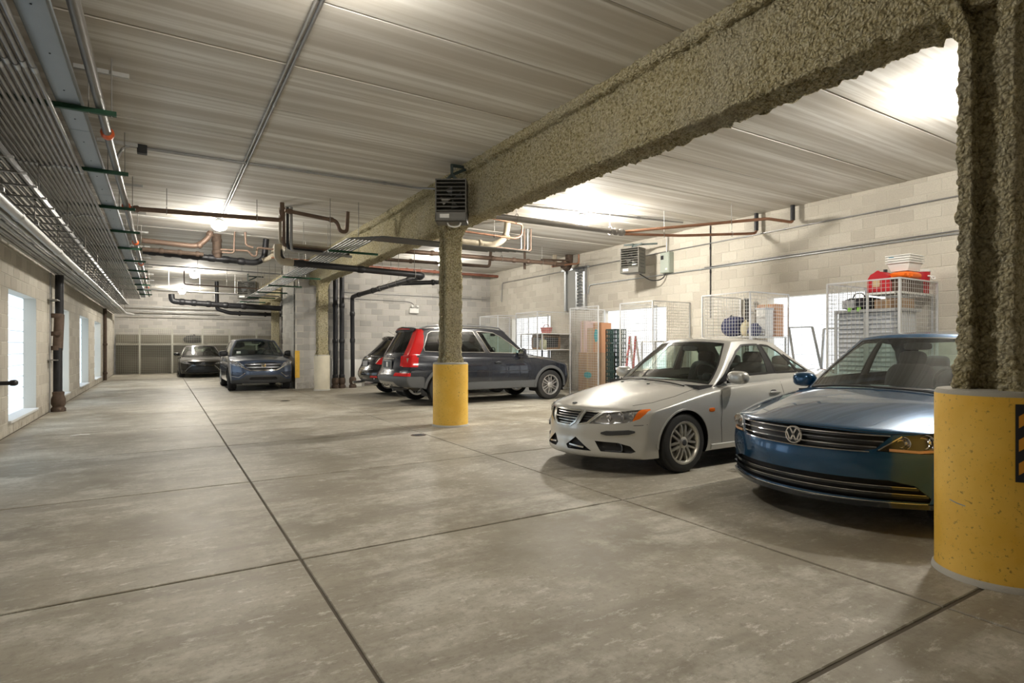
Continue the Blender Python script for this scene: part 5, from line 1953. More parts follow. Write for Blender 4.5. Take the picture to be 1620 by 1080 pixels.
def glaze(car, sides, pillar=True, trim=None, tw=.02, shield=None, rearw=None, rear_tint=True):
    """windscreen, side windows and rear window"""
    ws = shield or [(-.93, .10), (.93, .10), (.92, .5), (.88, .93), (-.88, .93), (-.92, .5)]
    car.region(gp(car, ws, 'front'), 'front', 'windscreen', car.glass, 'gh', (0,), nmin=.05)
    rw_ = rearw or [(-.86, .2), (.86, .2), (.84, .5), (.8, .9), (-.8, .9), (-.84, .5)]
    car.region(gp(car, rw_, 'rear'), 'rear', 'rear_window', car.glass_rear, 'gh', (1,), nmin=.05)
    for (nm, poly, gl) in sides:
        P = gp(car, poly, 'side')
        car.region(P, 'side', nm, gl, 'gh', (2,), nmin=.1)
    car.win = [gp(car, p, 'side') for (_, p, _) in sides]
    car.ws = gp(car, ws, 'front')


def window_trim(car, mat, w=.018, h=.006, each=True):
    for P in car.win:
        for sg in (1, -1):
            car.strip('window_trim', mat, 'side', P, w, h, sgn=sg, closed=True, which='gh')
    car.strip('windscreen_seal', M_BLACK, 'front', car.ws, .022, .003, closed=True, which='gh')


def poly_frame(car, name, mat, kind, poly, w, h, mirror=True, sgn=(1, -1)):
    if kind == 'side':
        for sg in sgn: car.strip(name, mat, kind, poly, w, h, sgn=sg, closed=True, which='body')
    else:
        car.strip(name, mat, kind, poly, w, h, closed=True, which='body')
        if mirror: car.strip(name, mat, kind, mirror2(poly), w, h, closed=True, which='body')


def slats(car, name, mat, poly, zs, w=.012, h=.012, inset=.012, sink=.01, kind='front'):
    """horizontal bars across a front opening"""
    for z in zs:
        xs_ = []
        n = len(poly)
        for i in range(n):
            (ax, az), (bx, bz) = poly[i], poly[(i + 1) % n]
            if (az > z) != (bz > z):
                xs_.append(ax + (bx - ax) * (z - az) / (bz - az))
        xs_.sort()
        for k in range(0, len(xs_) - 1, 2):
            car.strip(name, mat, kind, [(xs_[k] + .004, z), (xs_[k + 1] - .004, z)], w, h - inset, sink=sink + inset, which='body', step=.03)


def lamp_unit(car, poly, kind, name, bowls=(), housing=None, depth=.05, lens=None, smax=None, mirror=True, smin=None):
    """head or tail lamp: recessed housing with bowls, covered by a clear lens"""
    hm = housing or plain('lamp_housing', (.58, .58, .58), .2, .8)
    push = (-depth, 0, 0) if kind == 'front' else (depth, 0, 0)
    tags = car.region(poly, kind, name, hm, mirror=mirror, push=push, nmin=.0, smax=smax, smin=smin)
    car._lamps = getattr(car, '_lamps', []) + [(tags, bowls, kind, depth, lens or M_LENS)]
    return tags


def finish_lamps(car):
    for (tags, bowls, kind, depth, lens) in getattr(car, '_lamps', []):
        for i, tg in enumerate(tags):
            h = car.made.get(tg)
            if not h: continue
            sg = 1 if i == 0 else -1
            lo = car.lens_parts.get(tg)
            if lo: lo.parent = h
            for (y, z, r) in bowls:
                H_ = car.hit(kind, (y * sg, z), 1, 'body')
                if not H_: continue
                p = H_[0]
                dx = -.012 if kind == 'front' else .012
                e = 1 if kind == 'front' else -1
                MB().lathe([(r, 0), (r * 1.05, -.004), (r * .95, -.01), (r * .6, -.025), (r * .32, -.03), (r * .3, -.018), (r * .15, -.012), (0, -.01)] if e > 0 else [(r, 0), (r * .8, .02), (0, .03)], (p.x + dx, p.y, p.z), axis='X', n=20).build('reflector', M_CHROME, h, 40)


def keep_lenses(car):
    """lens skins are copied before the housings are pushed in"""
    car.lens_parts = {}
    for (tags, bowls, kind, depth, lens) in getattr(car, '_lamps', []):
        for tg in tags:
            nb = sub_bm(car.bm, car.lay, (tg,))
            o = bm_obj(nb, 'lens', lens, car.t)
            if o: car.lens_parts[tg] = o


def handle(car, s, z, mat, ln=.2):
    for sg in (1, -1):
        h = car.hit('side', (s, z), sg, 'body')
        c = h[0] + Vector((0, sg * .018, 0))
        o = MB().sell(c, (ln / 2, .014, .017), (.5, .6), 18, 10).build('door_handle', mat, car.t, 50)
        MB().sell(h[0] + Vector((.01, sg * .001, 0)), (ln * .3, .006, .032), (.7, .7)).build('handle_recess', M_DGREY, o, 50)


def wipers(car, s0, n=2):
    for (y0, y1) in ((-.55, .02), (.02, .60)):
        pts = []
        for k in range(9):
            y = y0 + (y1 - y0) * k / 8
            h = car.hit('top', (s0 + .03 + .06 * abs(y) ** 2 + .02 * k / 8, y), 1)
            if h: pts.append(h[0] + Vector((0, 0, .012)))
        if len(pts) > 2: MB().tube(pts, .008, 6).build('wiper', M_BLACK, car.t)


def set_parent_doors(car):
    pass


# ---------------------------------------------------------------- silver sedan
P_SILVER = mat_paint('silver_paint', (.60, .60, .575), .45, .34)
def silver_sedan():
    spec = dict(L=4.66, hw=.895, fa=1.01, rx=3.68, rw=.322, ra=.358, fb=.46, rb=.30, fp=2.3, q=2.8,
        zbot=[(0, .175), (.7, .18), (1.2, .2), (3.2, .2), (4.0, .24), (4.64, .30)],
        zc=[(0, .695), (.1, .735), (.3, .795), (.7, .875), (1.1, .935), (1.4, .965), (2.2, .985), (3.4, 1.02), (3.9, 1.06), (4.4, 1.06), (4.64, 1.0)],
        zs=[(0, .675), (.3, .735), (.7, .805), (1.1, .855), (1.5, .885), (2.5, .925), (3.5, .965), (4.2, .985), (4.64, .93)],
        xf=[(.17, .05), (.21, .0), (.30, .02), (.36, .05), (.45, .035), (.52, .05), (.62, .075), (.70, .13), (.8, .2)],
        xr=[(.3, .08), (.5, 0), (.8, .05), (1.0, .10)],
        plan=[(0, .80), (.35, .88), (.7, .965), (1.0, .99), (1.6, 1.0), (3.0, 1.0), (3.8, .985), (4.3, .93), (4.64, .86)],
        sec=[(.17, .95), (.24, .975), (.45, .995), (.62, 1.0), (.75, .985), (.86, .955), (.95, .915), (1.05, .86)],
        gh=dict(a=1.27, b=2.03, c=3.12, d=3.98, wbow=.27, rbow=.2, camber=.05,
                zr=[(1.7, 1.40), (2.05, 1.45), (2.45, 1.478), (2.8, 1.466), (3.15, 1.42), (3.6, 1.31)],
                wb=[(1.3, .74), (1.7, .78), (2.6, .79), (3.3, .77), (4.0, .70)], wr=[(2.0, .54), (2.6, .57), (3.2, .54)]),
        seat=plain('seat_black', (.03, .03, .032), .75))
    car = Car('silver sedan parked beside the blue sedan, nose toward the aisle', 'car', (3.75, 5.12, 0), PI, spec, P_SILVER)
    glaze(car, [('front_side_window', [(.045, .24), (.07, .5), (.12, .76), (.2, .885), (.5, .90), (.475, .24)], M_GLASSD),
                ('rear_side_window', [(.555, .24), (.575, .90), (.72, .885), (.80, .78), (.83, .66), (.80, .24)], M_GLASSD),
                ('quarter_window', [(.82, .24), (.85, .66), (.87, .70), (.93, .45), (.95, .27)], M_GLASSD)])
    car.region(gp(car, [(.482, .22), (.507, .905), (.57, .905), (.548, .22)], 'side'), 'side', 'door_pillar', M_BLACK, 'gh', (2,), nmin=.1)
    # front
    grille = [(-.235, .655), (.235, .655), (.175, .535), (.115, .492), (-.115, .492), (-.175, .535)]
    wing = [(.275, .655), (.425, .65), (.315, .535), (.215, .512)]
    car.region(grille, 'front', 'grille', M_BLACK, push=(-.045, 0, 0))
    car.region(wing, 'front', 'side_grille', M_BLACK, mirror=True, push=(-.04, 0, 0))
    fog = [(.40, .352), (.60, .345), (.70, .315), (.745, .262), (.71, .245), (.47, .248)]
    car.region(fog, 'front', 'fog_lamp_opening', M_BLACK, mirror=True, push=(-.06, 0, 0))
    low = [(.185, .375), (.385, .245), (.11, .245), (.075, .285)]
    car.region(low, 'front', 'lower_intake', M_BLACK, mirror=True, push=(-.05, 0, 0))
    hl = [(.33, .528), (.455, .648), (.62, .672), (.775, .70), (.80, .69), (.795, .655), (.76, .60), (.68, .557), (.50, .533)]
    amb = [(.705, .56), (.735, .70), (.84, .72), (.84, .60), (.76, .56)]
    t1 = lamp_unit(car, hl, 'front', 'headlight', bowls=((.50, .60, .036), (.60, .615, .045), (.68, .63, .036)))
    am = plain('amber_lens', (.75, .16, .015), .2)
    for sg, tg in ((1, t1[0]), (-1, t1[1])):
        car.region(amb if sg > 0 else mirror2(amb), 'front', 'turn_signal', am, only=(tg,), push=None, parent=tg, nmin=.0)
    # doors
    fd = [(1.70, 1.05), (1.60, .80), (1.57, .5), (1.60, .27), (2.74, .27), (2.76, .6), (2.74, 1.05)]
    rd = [(2.75, 1.05), (2.77, .6), (2.75, .27), (3.20, .27), (3.28, .45), (3.42, .66), (3.60, .80), (3.66, 1.05)]
    car.region(fd, 'side', 'front_door', P_SILVER, nmin=.2)
    car.region(rd, 'side', 'rear_door', P_SILVER, nmin=.2)
    hood = [(1.55, -.70), (1.0, -.735), (.7, -.70), (.47, -.60), (.28, -.42), (.155, -.2), (.13, 0), (.155, .2), (.28, .42), (.47, .60), (.7, .70), (1.0, .735), (1.55, .70)]
    car.region(hood, 'top', 'hood', P_SILVER, facets=(3, 0, 2), nmin=.12)
    keep_lenses(car)
    car.finish()
    finish_lamps(car)
    car.seam('side', dense([(1.66, .90), (1.60, .80), (1.57, .5), (1.60, .27), (2.74, .27), (2.76, .6), (2.74, .96)]))
    car.seam('side', [(2.75, .27), (3.20, .27), (3.28, .45), (3.42, .66), (3.60, .80), (3.65, .96)])
    car.seam('top', [(1.45, .70), (1.0, .735), (.7, .70), (.5, .615)])
    car.seam('front', [(.82, .545), (.78, .535), (.72, .53)])
    car.strip('hood_edge', P_SILVER, 'front', [(-.44, .665), (-.2, .672), (0, .673), (.2, .672), (.44, .665)], .014, .006)
    # bright work
    frame = plain('satin_chrome', (.66, .65, .60), .22, .9)
    poly_frame(car, 'grille_surround', frame, 'front', grille, .022, .010, mirror=False)
    poly_frame(car, 'side_grille_surround', frame, 'front', wing, .018, .008)
    slats(car, 'grille_bar', frame, grille, (.515, .545, .603, .632), .010, .008, .02)
    slats(car, 'grille_bar', frame, grille, (.574,), .016, .014, .006)
    slats(car, 'grille_bar', M_DGREY, wing, (.545, .575, .605, .632), .008, .006, .02)
    slats(car, 'grille_bar', frame, mirror2(wing), (.575, .62), .008, .006, .02)
    for sg in (1, -1):
        car.strip('intake_bar', frame, 'front', [(sg * .12, .292), (sg * .30, .275)], .02, .002, sink=.03)
        car.strip('bumper_guard', M_DGREY, 'front', [(sg * .46, .438), (sg * .55, .442), (sg * .64, .452), (sg * .735, .465)], .05, .016, taper=True)
        H_ = car.hit('front', (sg * .60, .29), 1, 'body')
        MB().lathe([(.05, 0), (.052, -.01), (.035, -.03), (0, -.035)], H_[0] + Vector((-.025, 0, 0)), axis='X', n=20).build('fog_lamp', plain('fog_glass', (.25, .27, .30), .08, .6), car.t, 40)
        h = car.hit('side', (1.42, .655), sg, 'body')
        MB().sell(h[0], (.045, .008, .022), (.5, .6)).build('side_repeater', am, car.t, 50)
        h = car.hit('top', (1.12, sg * .22), 1)
        MB().sell(h[0] + Vector((0, 0, .004)), (.02, .012, .006)).build('washer_jet', M_BLACK, car.t)
    h = car.hit('top', (.21, 0), 1)
    MB().sell(h[0] + Vector((0, 0, .002)), (.03, .03, .006), (1, .5)).build('hood_badge', M_DGREY, car.t, 50)
    window_trim(car, M_BLACK, .03, .004)
    handle(car, 2.56, .80, P_SILVER)
    handle(car, 3.44, .835, P_SILVER)
    car.mirrors(1.80, 1.00, .845, (.075, .125, .075), P_SILVER)
    for sg in (1, -1):
        P = gp(car, [(.0, .22), (.035, .23), (.065, .52), (.03, .36)], 'side')
        h = car.hit('side', (1.70, .95), sg)
        MB().add([(-1.60, h[0].y + sg * .012, .90), (-1.83, h[0].y + sg * .008, .925), (-1.83, h[0].y - sg * .01, 1.05)], [(0, 1, 2)]).build('mirror_sail', M_BLACK, car.t)
    wipers(car, 1.23)
    pair = dict(n=7, shape=[(.034, .026, -.02), (.034, .026, .02)], ang=[-.06, .06])
    car.wheels(pair, .218, plain('wheel_silver', (.66, .64, .58), .32, .7), tw=.215)
    for sg in (1, -1):
        car.strip('sill_strip', P_SILVER, 'side', [(1.42, .245), (2.3, .245), (3.15, .25)], .06, .014, sgn=sg)
        a = ellipse(1.01, .322 * .98, .365, .365, 24, -.1, PI + .1)
        car.strip('arch_lip', P_SILVER, 'side', [(p[0], p[1]) for p in a], .02, .008, sgn=sg, which='body')
    return car


# ---------------------------------------------------------------- blue sedan
P_BLUE = mat_paint('deep_blue_paint', (.004, .066, .165), .45, .22)
def blue_sedan():
    spec = dict(L=4.64, hw=.885, fa=.90, rx=3.55, rw=.325, ra=.36, fb=.38, rb=.28, fp=2.6, q=3.0,
        zbot=[(0, .205), (.7, .2), (1.2, .2), (3.2, .2), (4.0, .24), (4.64, .30)],
        zc=[(0, .755), (.06, .78), (.2, .83), (.5, .895), (.9, .955), (1.2, .99), (2.2, 1.0), (3.4, 1.04), (3.9, 1.09), (4.4, 1.10), (4.64, 1.03)],
        zs=[(0, .73), (.3, .80), (.7, .865), (1.1, .905), (1.5, .925), (2.5, .945), (3.5, .975), (4.2, 1.01), (4.64, .95)],
        xf=[(.17, .07), (.21, .02), (.27, .03), (.40, .02), (.46, 0), (.56, .01), (.62, .03), (.72, .065), (.82, .14)],
        xr=[(.3, .08), (.5, 0), (.8, .05), (1.0, .08)],
        plan=[(0, .84), (.3, .90), (.6, .96), (.9, .99), (1.6, 1.0), (3.0, 1.0), (3.8, .985), (4.3, .94), (4.64, .88)],
        sec=[(.17, .95), (.24, .975), (.45, .995), (.62, 1.0), (.75, .99), (.86, .965), (.95, .925), (1.05, .88)],
        gh=dict(a=1.20, b=1.98, c=3.15, d=3.90, wbow=.25, rbow=.18, camber=.05,
                zr=[(1.7, 1.43), (2.0, 1.475), (2.45, 1.505), (2.8, 1.495), (3.2, 1.45), (3.6, 1.34)],
                wb=[(1.3, .76), (1.7, .79), (2.6, .80), (3.3, .78), (4.0, .72)], wr=[(2.0, .55), (2.6, .58), (3.2, .55)]))
    car = Car('dark blue sedan with chrome grille bars behind the nearest yellow guard', 'car', (4.16, 2.66, 0), PI, spec, P_BLUE)
    glaze(car, [('front_side_window', [(.05, .24), (.075, .5), (.12, .76), (.2, .885), (.49, .90), (.465, .24)], M_GLASSD),
                ('rear_side_window', [(.545, .24), (.565, .90), (.74, .885), (.84, .74), (.88, .5), (.84, .24)], M_GLASSD)])
    car.region(gp(car, [(.472, .22), (.497, .905), (.56, .905), (.538, .22)], 'side'), 'side', 'door_pillar', M_BLACK, 'gh', (2,), nmin=.1)
    grille = [(-.60, .715), (-.3, .735), (0, .74), (.3, .735), (.60, .715), (.53, .62), (.45, .60), (0, .592), (-.45, .60), (-.53, .62)]
    car.region(grille, 'front', 'grille', M_BLACK, push=(-.045, 0, 0))
    hl = [(.535, .605), (.64, .715), (.74, .735), (.835, .75), (.868, .74), (.875, .67), (.86, .615), (.78, .598)]
    lamp_unit(car, hl, 'front', 'headlight', bowls=((.66, .668, .042), (.765, .678, .05)), smax=.56, housing=plain('lamp_housing_dark', (.08, .08, .085), .25, .6))
    low = [(-.60, .405), (.60, .405), (.72, .375), (.79, .29), (.78, .26), (-.78, .26), (-.79, .29), (-.72, .375)]
    car.region(low, 'front', 'lower_intake', M_BLACK, push=(-.06, 0, 0))
    fd = [(1.62, 1.05), (1.52, .80), (1.50, .5), (1.53, .27), (2.66, .27), (2.68, .6), (2.66, 1.05)]
    rd = [(2.67, 1.05), (2.69, .6), (2.67, .27), (3.14, .27), (3.22, .45), (3.36, .66), (3.55, .80), (3.62, 1.05)]
    car.region(fd, 'side', 'front_door', P_BLUE, nmin=.2)
    car.region(rd, 'side', 'rear_door', P_BLUE, nmin=.2)
    hood = [(1.55, -.72), (1.0, -.76), (.6, -.74), (.36, -.66), (.17, -.5), (.09, -.25), (.075, 0), (.09, .25), (.17, .5), (.36, .66), (.6, .74), (1.0, .76), (1.55, .72)]
    car.region(hood, 'top', 'hood', P_BLUE, facets=(3, 0, 2), nmin=.12)
    keep_lenses(car)
    car.finish()
    finish_lamps(car)
    car.seam('side', [(1.58, .92), (1.52, .80), (1.50, .5), (1.53, .27), (2.66, .27), (2.68, .6), (2.66, .96)])
    car.seam('side', [(2.67, .27), (3.14, .27), (3.22, .45), (3.36, .66), (3.55, .80), (3.6, .97)])
    car.seam('top', [(1.42, .72), (1.0, .76), (.6, .74), (.40, .68)])
    car.seam('front', [(0, .748), (.3, .743), (.6, .725), (.70, .735)])
    slats(car, 'grille_bar', M_CHROME, grille, (.712, .672, .632), .011, .010, .004)
    car.strip('grille_bar', M_CHROME, 'front', [(-.5, .598), (0, .59), (.5, .598)], .010, .006)
    for sg in (1, -1):
        car.strip('headlight_trim', M_CHROME, 'front', [(sg * .545, .612), (sg * .65, .712)], .010, .004)
        car.strip('headlight_signal', plain('lamp_amber_bar', (.62, .36, .2), .25), 'front', [(sg * .60, .618), (sg * .74, .612), (sg * .85, .628)], .022, .001, sink=.012)
        h = car.hit('front', (sg * .70, .31), 1, 'body')
    gl = mat_paint('gloss_black_bar', (.008, .014, .022), .2, .2)
    for z in (.305, .355):
        slats(car, 'intake_bar', gl, low, (z,), .022, .022, .004)
        slats(car, 'intake_edge', M_CHROME, low, (z + .012,), .004, .024, .004)
    car.strip('front_lip', gl, 'front', [(-.80, .235), (-.5, .227), (0, .223), (.5, .227), (.80, .235)], .04, .022)
    car.strip('bumper_line', M_CHROME, 'front', [(-.77, .252), (0, .244), (.77, .252)], .006, .012)
    # round emblem with letters
    e = car.hit('front', (0, .665), 1, 'body')
    ep = e[0] + Vector((.006, 0, 0))
    em = MB().lathe([(.070, 0), (.070, .008), (.064, .014), (.058, .014), (.054, .008), (.054, 0)], ep, axis='X', n=36).build('emblem_ring', M_CHROME, car.t, 40)
    MB().lathe([(0, .001), (.056, .001)], ep, axis='X', n=30).build('emblem_disc', plain('emblem_dark', (.02, .025, .03), .3), em)
    lett = MB()
    def stroke(a, b, w=.0125):
        lett.bar(ep + Vector((.008, a[0], a[1])), ep + Vector((.008, b[0], b[1])), w, .010, up=(1, 0, 0))
    stroke((-.024, .050), (0, .006)); stroke((.024, .050), (0, .006))
    stroke((-.052, .020), (-.026, -.046)); stroke((.052, .020), (.026, -.046))
    stroke((-.026, -.046), (-.002, -.002)); stroke((.026, -.046), (.002, -.002))
    lett.build('emblem_letters', M_CHROME, em)
    window_trim(car, M_BLACK, .028, .004)
    handle(car, 2.48, .84, P_BLUE)
    handle(car, 3.38, .86, P_BLUE)
    car.mirrors(1.72, 1.00, .85, (.075, .12, .075), P_BLUE)
    wipers(car, 1.16)
    st = MB().add([(-1.55, .60, 1.075), (-1.55, .50, 1.078), (-1.60, .50, 1.105), (-1.60, .60, 1.10)], [(0, 1, 2, 3)])
    car.wheels(dict(n=5, shape=[(.05, .035, -.03), (.05, .035, .03)], ang=[-.08, .08]), .215, tw=.215)
    for sg in (1, -1):
        h = car.hit('side', (1.62, .95), sg)
        MB().add([(-1.50, h[0].y + sg * .012, .925), (-1.74, h[0].y + sg * .008, .945), (-1.74, h[0].y - sg * .01, 1.06)], [(0, 1, 2)]).build('mirror_sail', M_BLACK, car.t)
    return car


# ---------------------------------------------------------------- dark wagon seen from behind
P_NAVY = mat_paint('navy_black_paint', (.010, .013, .022), .3, .25)
M_TAIL = plain('tail_lens_red', (.52, .008, .010), .12, coat=.5)
M_TAILW = plain('tail_lens_clear', (.62, .55, .48), .15, coat=.5)
M_CLAD = plain('grey_cladding', (.085, .09, .095), .55)


def dark_wagon():
    spec = dict(L=4.88, hw=.945, fa=.93, rx=3.80, rw=.365, ra=.415, fb=.36, rb=.20, rp=3.4, q=3.2,
        zbot=[(0, .28), (.8, .29), (1.3, .32), (3.3, .32), (4.2, .36), (4.88, .42)],
        zc=[(0, .90), (.1, .95), (.4, 1.02), (.9, 1.08), (1.25, 1.11), (2.2, 1.11), (3.8, 1.12), (4.6, 1.14), (4.88, 1.12)],
        zs=[(0, .86), (.4, .95), (.9, 1.015), (1.3, 1.04), (2.5, 1.06), (4.0, 1.09), (4.6, 1.12), (4.88, 1.12)],
        xf=[(.28, .12), (.4, .03), (.55, 0), (.7, .02), (.85, .06), (.95, .12)],
        xr=[(.40, .16), (.46, .06), (.55, 0), (.70, .0), (.735, .02), (.78, .085), (.95, .11), (1.15, .15)],
        plan=[(0, .82), (.35, .92), (.7, .975), (1.2, 1.0), (3.6, 1.0), (4.3, .98), (4.7, .95), (4.88, .93)],
        sec=[(.28, .965), (.45, .99), (.65, 1.0), (.85, .995), (.98, .97), (1.08, .93), (1.2, .90)],
        gh=dict(a=1.20, b=2.0, c=4.40, d=4.77, wbow=.26, rbow=.16, camber=.05, vb=1.35,
                zr=[(1.7, 1.66), (2.1, 1.73), (2.8, 1.775), (3.5, 1.775), (4.1, 1.755), (4.6, 1.70)],
                wb=[(1.3, .80), (1.8, .85), (3.0, .86), (4.2, .85), (4.8, .80)], wr=[(2.0, .62), (2.8, .66), (4.0, .65), (4.6, .62)]),
        seat=plain('seat_tan', (.30, .25, .19), .8), trim=plain('trim_tan', (.22, .19, .15), .8), hr=.14, rs=3.0)
    car = Car('dark navy wagon seen from behind with tall red tail lamps', 'car', (9.44, 12.92, 0), 0, spec, P_NAVY, M_GLASSD, M_GLASSP)
    glaze(car, [('front_side_window', [(.035, .20), (.06, .5), (.11, .76), (.17, .88), (.36, .90), (.34, .20)], M_GLASSD),
                ('rear_side_window', [(.385, .20), (.40, .90), (.645, .90), (.63, .20)], M_GLASSP),
                ('quarter_window', [(.675, .20), (.685, .90), (.86, .89), (.89, .82), (.905, .35), (.89, .22)], M_GLASSP)],
          rearw=[(-.80, .14), (.80, .14), (.78, .5), (.74, .88), (-.74, .88), (-.78, .5)])
    for (q0, q1) in ((.345, .38), (.635, .672)):
        car.region(gp(car, [(q0, .17), (q0 + .012, .91), (q1 + .012, .91), (q1, .17)], 'side'), 'side', 'door_pillar', M_BLACK, 'gh', (2,), nmin=.1)
    # tail lamps climb the pillars
    for sg in (1, -1):
        pl = [(.86, .0), (1.02, .0), (1.02, 1.0), (.90, 1.0), (.89, .5)]
        P = gp(car, pl, 'rear')
        car.region(P if sg > 0 else mirror2(P), 'rear', 'tail_lamp', M_TAIL, 'gh', None, nmin=.02, smin=4.2)
    car.region(gp(car, [(.945, .0), (1.02, .0), (1.02, 1.02), (.952, 1.0), (.972, .5), (.958, .2)], 'side'), 'side', 'tail_lamp', M_TAIL, 'gh', None, nmin=.12, smin=4.35)
    low = [(.70, .86), (.96, .86), (.96, 1.2), (.72, 1.2)]
    car.region(low, 'rear', 'tail_lamp', M_TAIL, mirror=True, nmin=.02, smin=4.4)
    car.region([(4.55, .875), (5, .875), (5, 1.2), (4.64, 1.2), (4.56, 1.08)], 'side', 'tail_lamp', M_TAIL, nmin=.3)
    car.region([(.66, .87), (.70, .87), (.70, 1.0), (.66, 1.0)], 'rear', 'reverse_lamp', M_TAILW, mirror=True, nmin=.02)
    car.region([(.50, .665), (.88, .665), (.88, .735), (.52, .735)], 'rear', 'reflector', M_TAIL, mirror=True, nmin=.02)
    car.region([(4.58, .665), (5, .665), (5, .735), (4.58, .735)], 'side', 'reflector', M_TAIL, nmin=.3)
    # grey lower cladding
    skid = [(-.62, .40), (-.48, .53), (.48, .53), (.62, .40), (.58, .36), (-.58, .36)]
    car.region(skid, 'rear', 'skid_plate', plain('skid_silver', (.42, .40, .36), .45, .4), nmin=.0)
    car.region([(-1, .30), (-1, .655), (1, .655), (1, .30)], 'rear', 'rear_bumper', M_CLAD, nmin=.0, smin=4.3)
    car.region([(4.27, .30), (4.27, .62), (4.35, .655), (5, .655), (5, .30)], 'side', 'rear_bumper', M_CLAD, nmin=.2)
    car.region([(1.33, .28), (1.33, .50), (3.36, .50), (3.36, .28)], 'side', 'sill_cladding', M_CLAD, nmin=.1)
    fd = [(1.58, 1.2), (1.50, .9), (1.48, .501), (2.60, .501), (2.62, .8), (2.60, 1.2)]
    rd = [(2.61, 1.2), (2.63, .8), (2.61, .501), (3.33, .501), (3.40, .68), (3.56, .80), (3.70, .95), (3.74, 1.2)]
    car.region(fd, 'side', 'front_door', P_NAVY, nmin=.2)
    car.region(rd, 'side', 'rear_door', P_NAVY, nmin=.2)
    hl = [(.50, .74), (.56, .88), (.80, .92), (.87, .90), (.87, .80), (.80, .74)]
    lamp_unit(car, hl, 'front', 'headlight', bowls=((.62, .81, .05), (.74, .83, .05)), smax=.6)
    grille = [(-.36, .86), (.36, .86), (.32, .66), (-.32, .66)]
    car.region(grille, 'front', 'grille', M_BLACK, push=(-.04, 0, 0))
    keep_lenses(car)
    car.finish()
    finish_lamps(car)
    car.seam('side', [(1.55, 1.05), (1.50, .9), (1.48, .50), (2.60, .50), (2.62, .8), (2.60, 1.08)])
    car.seam('side', [(2.61, .50), (3.33, .50), (3.40, .68), (3.56, .80), (3.70, .95), (3.73, 1.09)])
    car.seam('side', [(1.20, .98), (1.22, .80), (1.35, .62)])
    car.seam('rear', [(.68, 1.12), (.66, .80), (.62, .70)])
    car.seam('side', [(1.5, .73), (2.6, .735), (3.45, .74)], w=.012)
    for sg in (1, -1):
        car.strip('arch_cladding', M_CLAD, 'side', ellipse(.93, .358, .45, .45, 26, -.05, PI + .05), .075, .010, sgn=sg, which='body')
        car.strip('arch_cladding', M_CLAD, 'side', ellipse(3.80, .358, .45, .45, 26, -.05, PI + .05), .075, .010, sgn=sg, which='body')
        pts = [car.hit('side', (s, z), sg, 'gh')[0] for (s, z) in gp(car, [(.03, .19), (.89, .21)], 'side')[:16]]
        rail = []
        for k in range(13):
            s = 2.05 + 2.2 * k / 12
            h = car.hit('top', (s, sg * .585), 1)
            rail.append(h[0] + Vector((0, 0, .045 if 0 < k < 12 else .0)))
        MB().tube(rail, .018, 8).build('roof_rail', plain('rail_grey', (.16, .165, .17), .4, .4), car.t, 50)
    window_trim(car, M_CHROME, .020, .007)
    car.strip('roof_spoiler', P_NAVY, 'rear', [(-.56, 1.665), (0, 1.70), (.56, 1.665)], .10, .045, which='gh')
    car.strip('high_brake_lamp', M_TAIL, 'rear', [(-.42, 1.665), (0, 1.685), (.42, 1.665)], .028, .052, which='gh')
    handle(car, 2.42, .93, P_NAVY)
    handle(car, 3.44, .95, P_NAVY)
    car.mirrors(1.80, 1.17, .885, (.08, .13, .095), P_NAVY)
    # tailgate: bright bar, lettering, plate
    car.strip('tailgate_bar', M_CHROME, 'rear', [(-.34, 1.035), (.34, 1.035)], .030, .012)
    h = car.hit('rear', (0, 1.095), 1)
    Mx = Matrix.Translation(h[0] + Vector((-.004, 0, 0))) @ Matrix(((0, 0, -1, 0), (-1, 0, 0, 0), (0, 1, 0, 0), (0, 0, 0, 1)))
    text_part('tailgate_lettering', 'V  O  L  V  O', .075, M_CHROME, car.t, Mx, .008)
    p = car.hit('rear', (0, .90), 1)[0]
    pl = MB().rbox((p.x - .022, -.26, .825), (p.x - .004, .26, .985), .006).build('number_plate', plain('plate_dark', (.05, .055, .06), .4), car.t)
    for (a, b) in (((p.x - .026, -.27, .98), (p.x - .005, .27, .995)), ((p.x - .026, -.27, .815), (p.x - .005, .27, .83)), ((p.x - .026, -.275, .815), (p.x - .005, -.258, .995)), ((p.x - .026, .258, .815), (p.x - .005, .275, .995))):
        MB().box(a, b).build('plate_frame', plain('plate_frame_grey', (.35, .36, .37), .4), pl)
    MB().box((p.x - .025, -.05, .85), (p.x - .02, .04, .96)).build('plate_mark', M_WHITE, pl)
    for yy in (-.32, -.12, .12, .32):
        h = car.hit('rear', (yy, .46), 1)
        MB().sell(h[0], (.008, .03, .02), (.6, .6)).build('bumper_dimple', M_DGREY, car.t)
    MB().tube([(-4.5, -.55, .40), (-4.86, -.55, .37)], .035, 12).build('exhaust', M_DGREY, car.t, 40)
    wipers(car, 1.16)
    car.wheels(dict(n=6, shape=[(.03, .022, -.018), (.03, .022, .018)], ang=[-.09, .09], cap=M_ALLOY), .235, tw=.235)
    car.t.scale = (1.035, 1.02, 1.035)
    return car


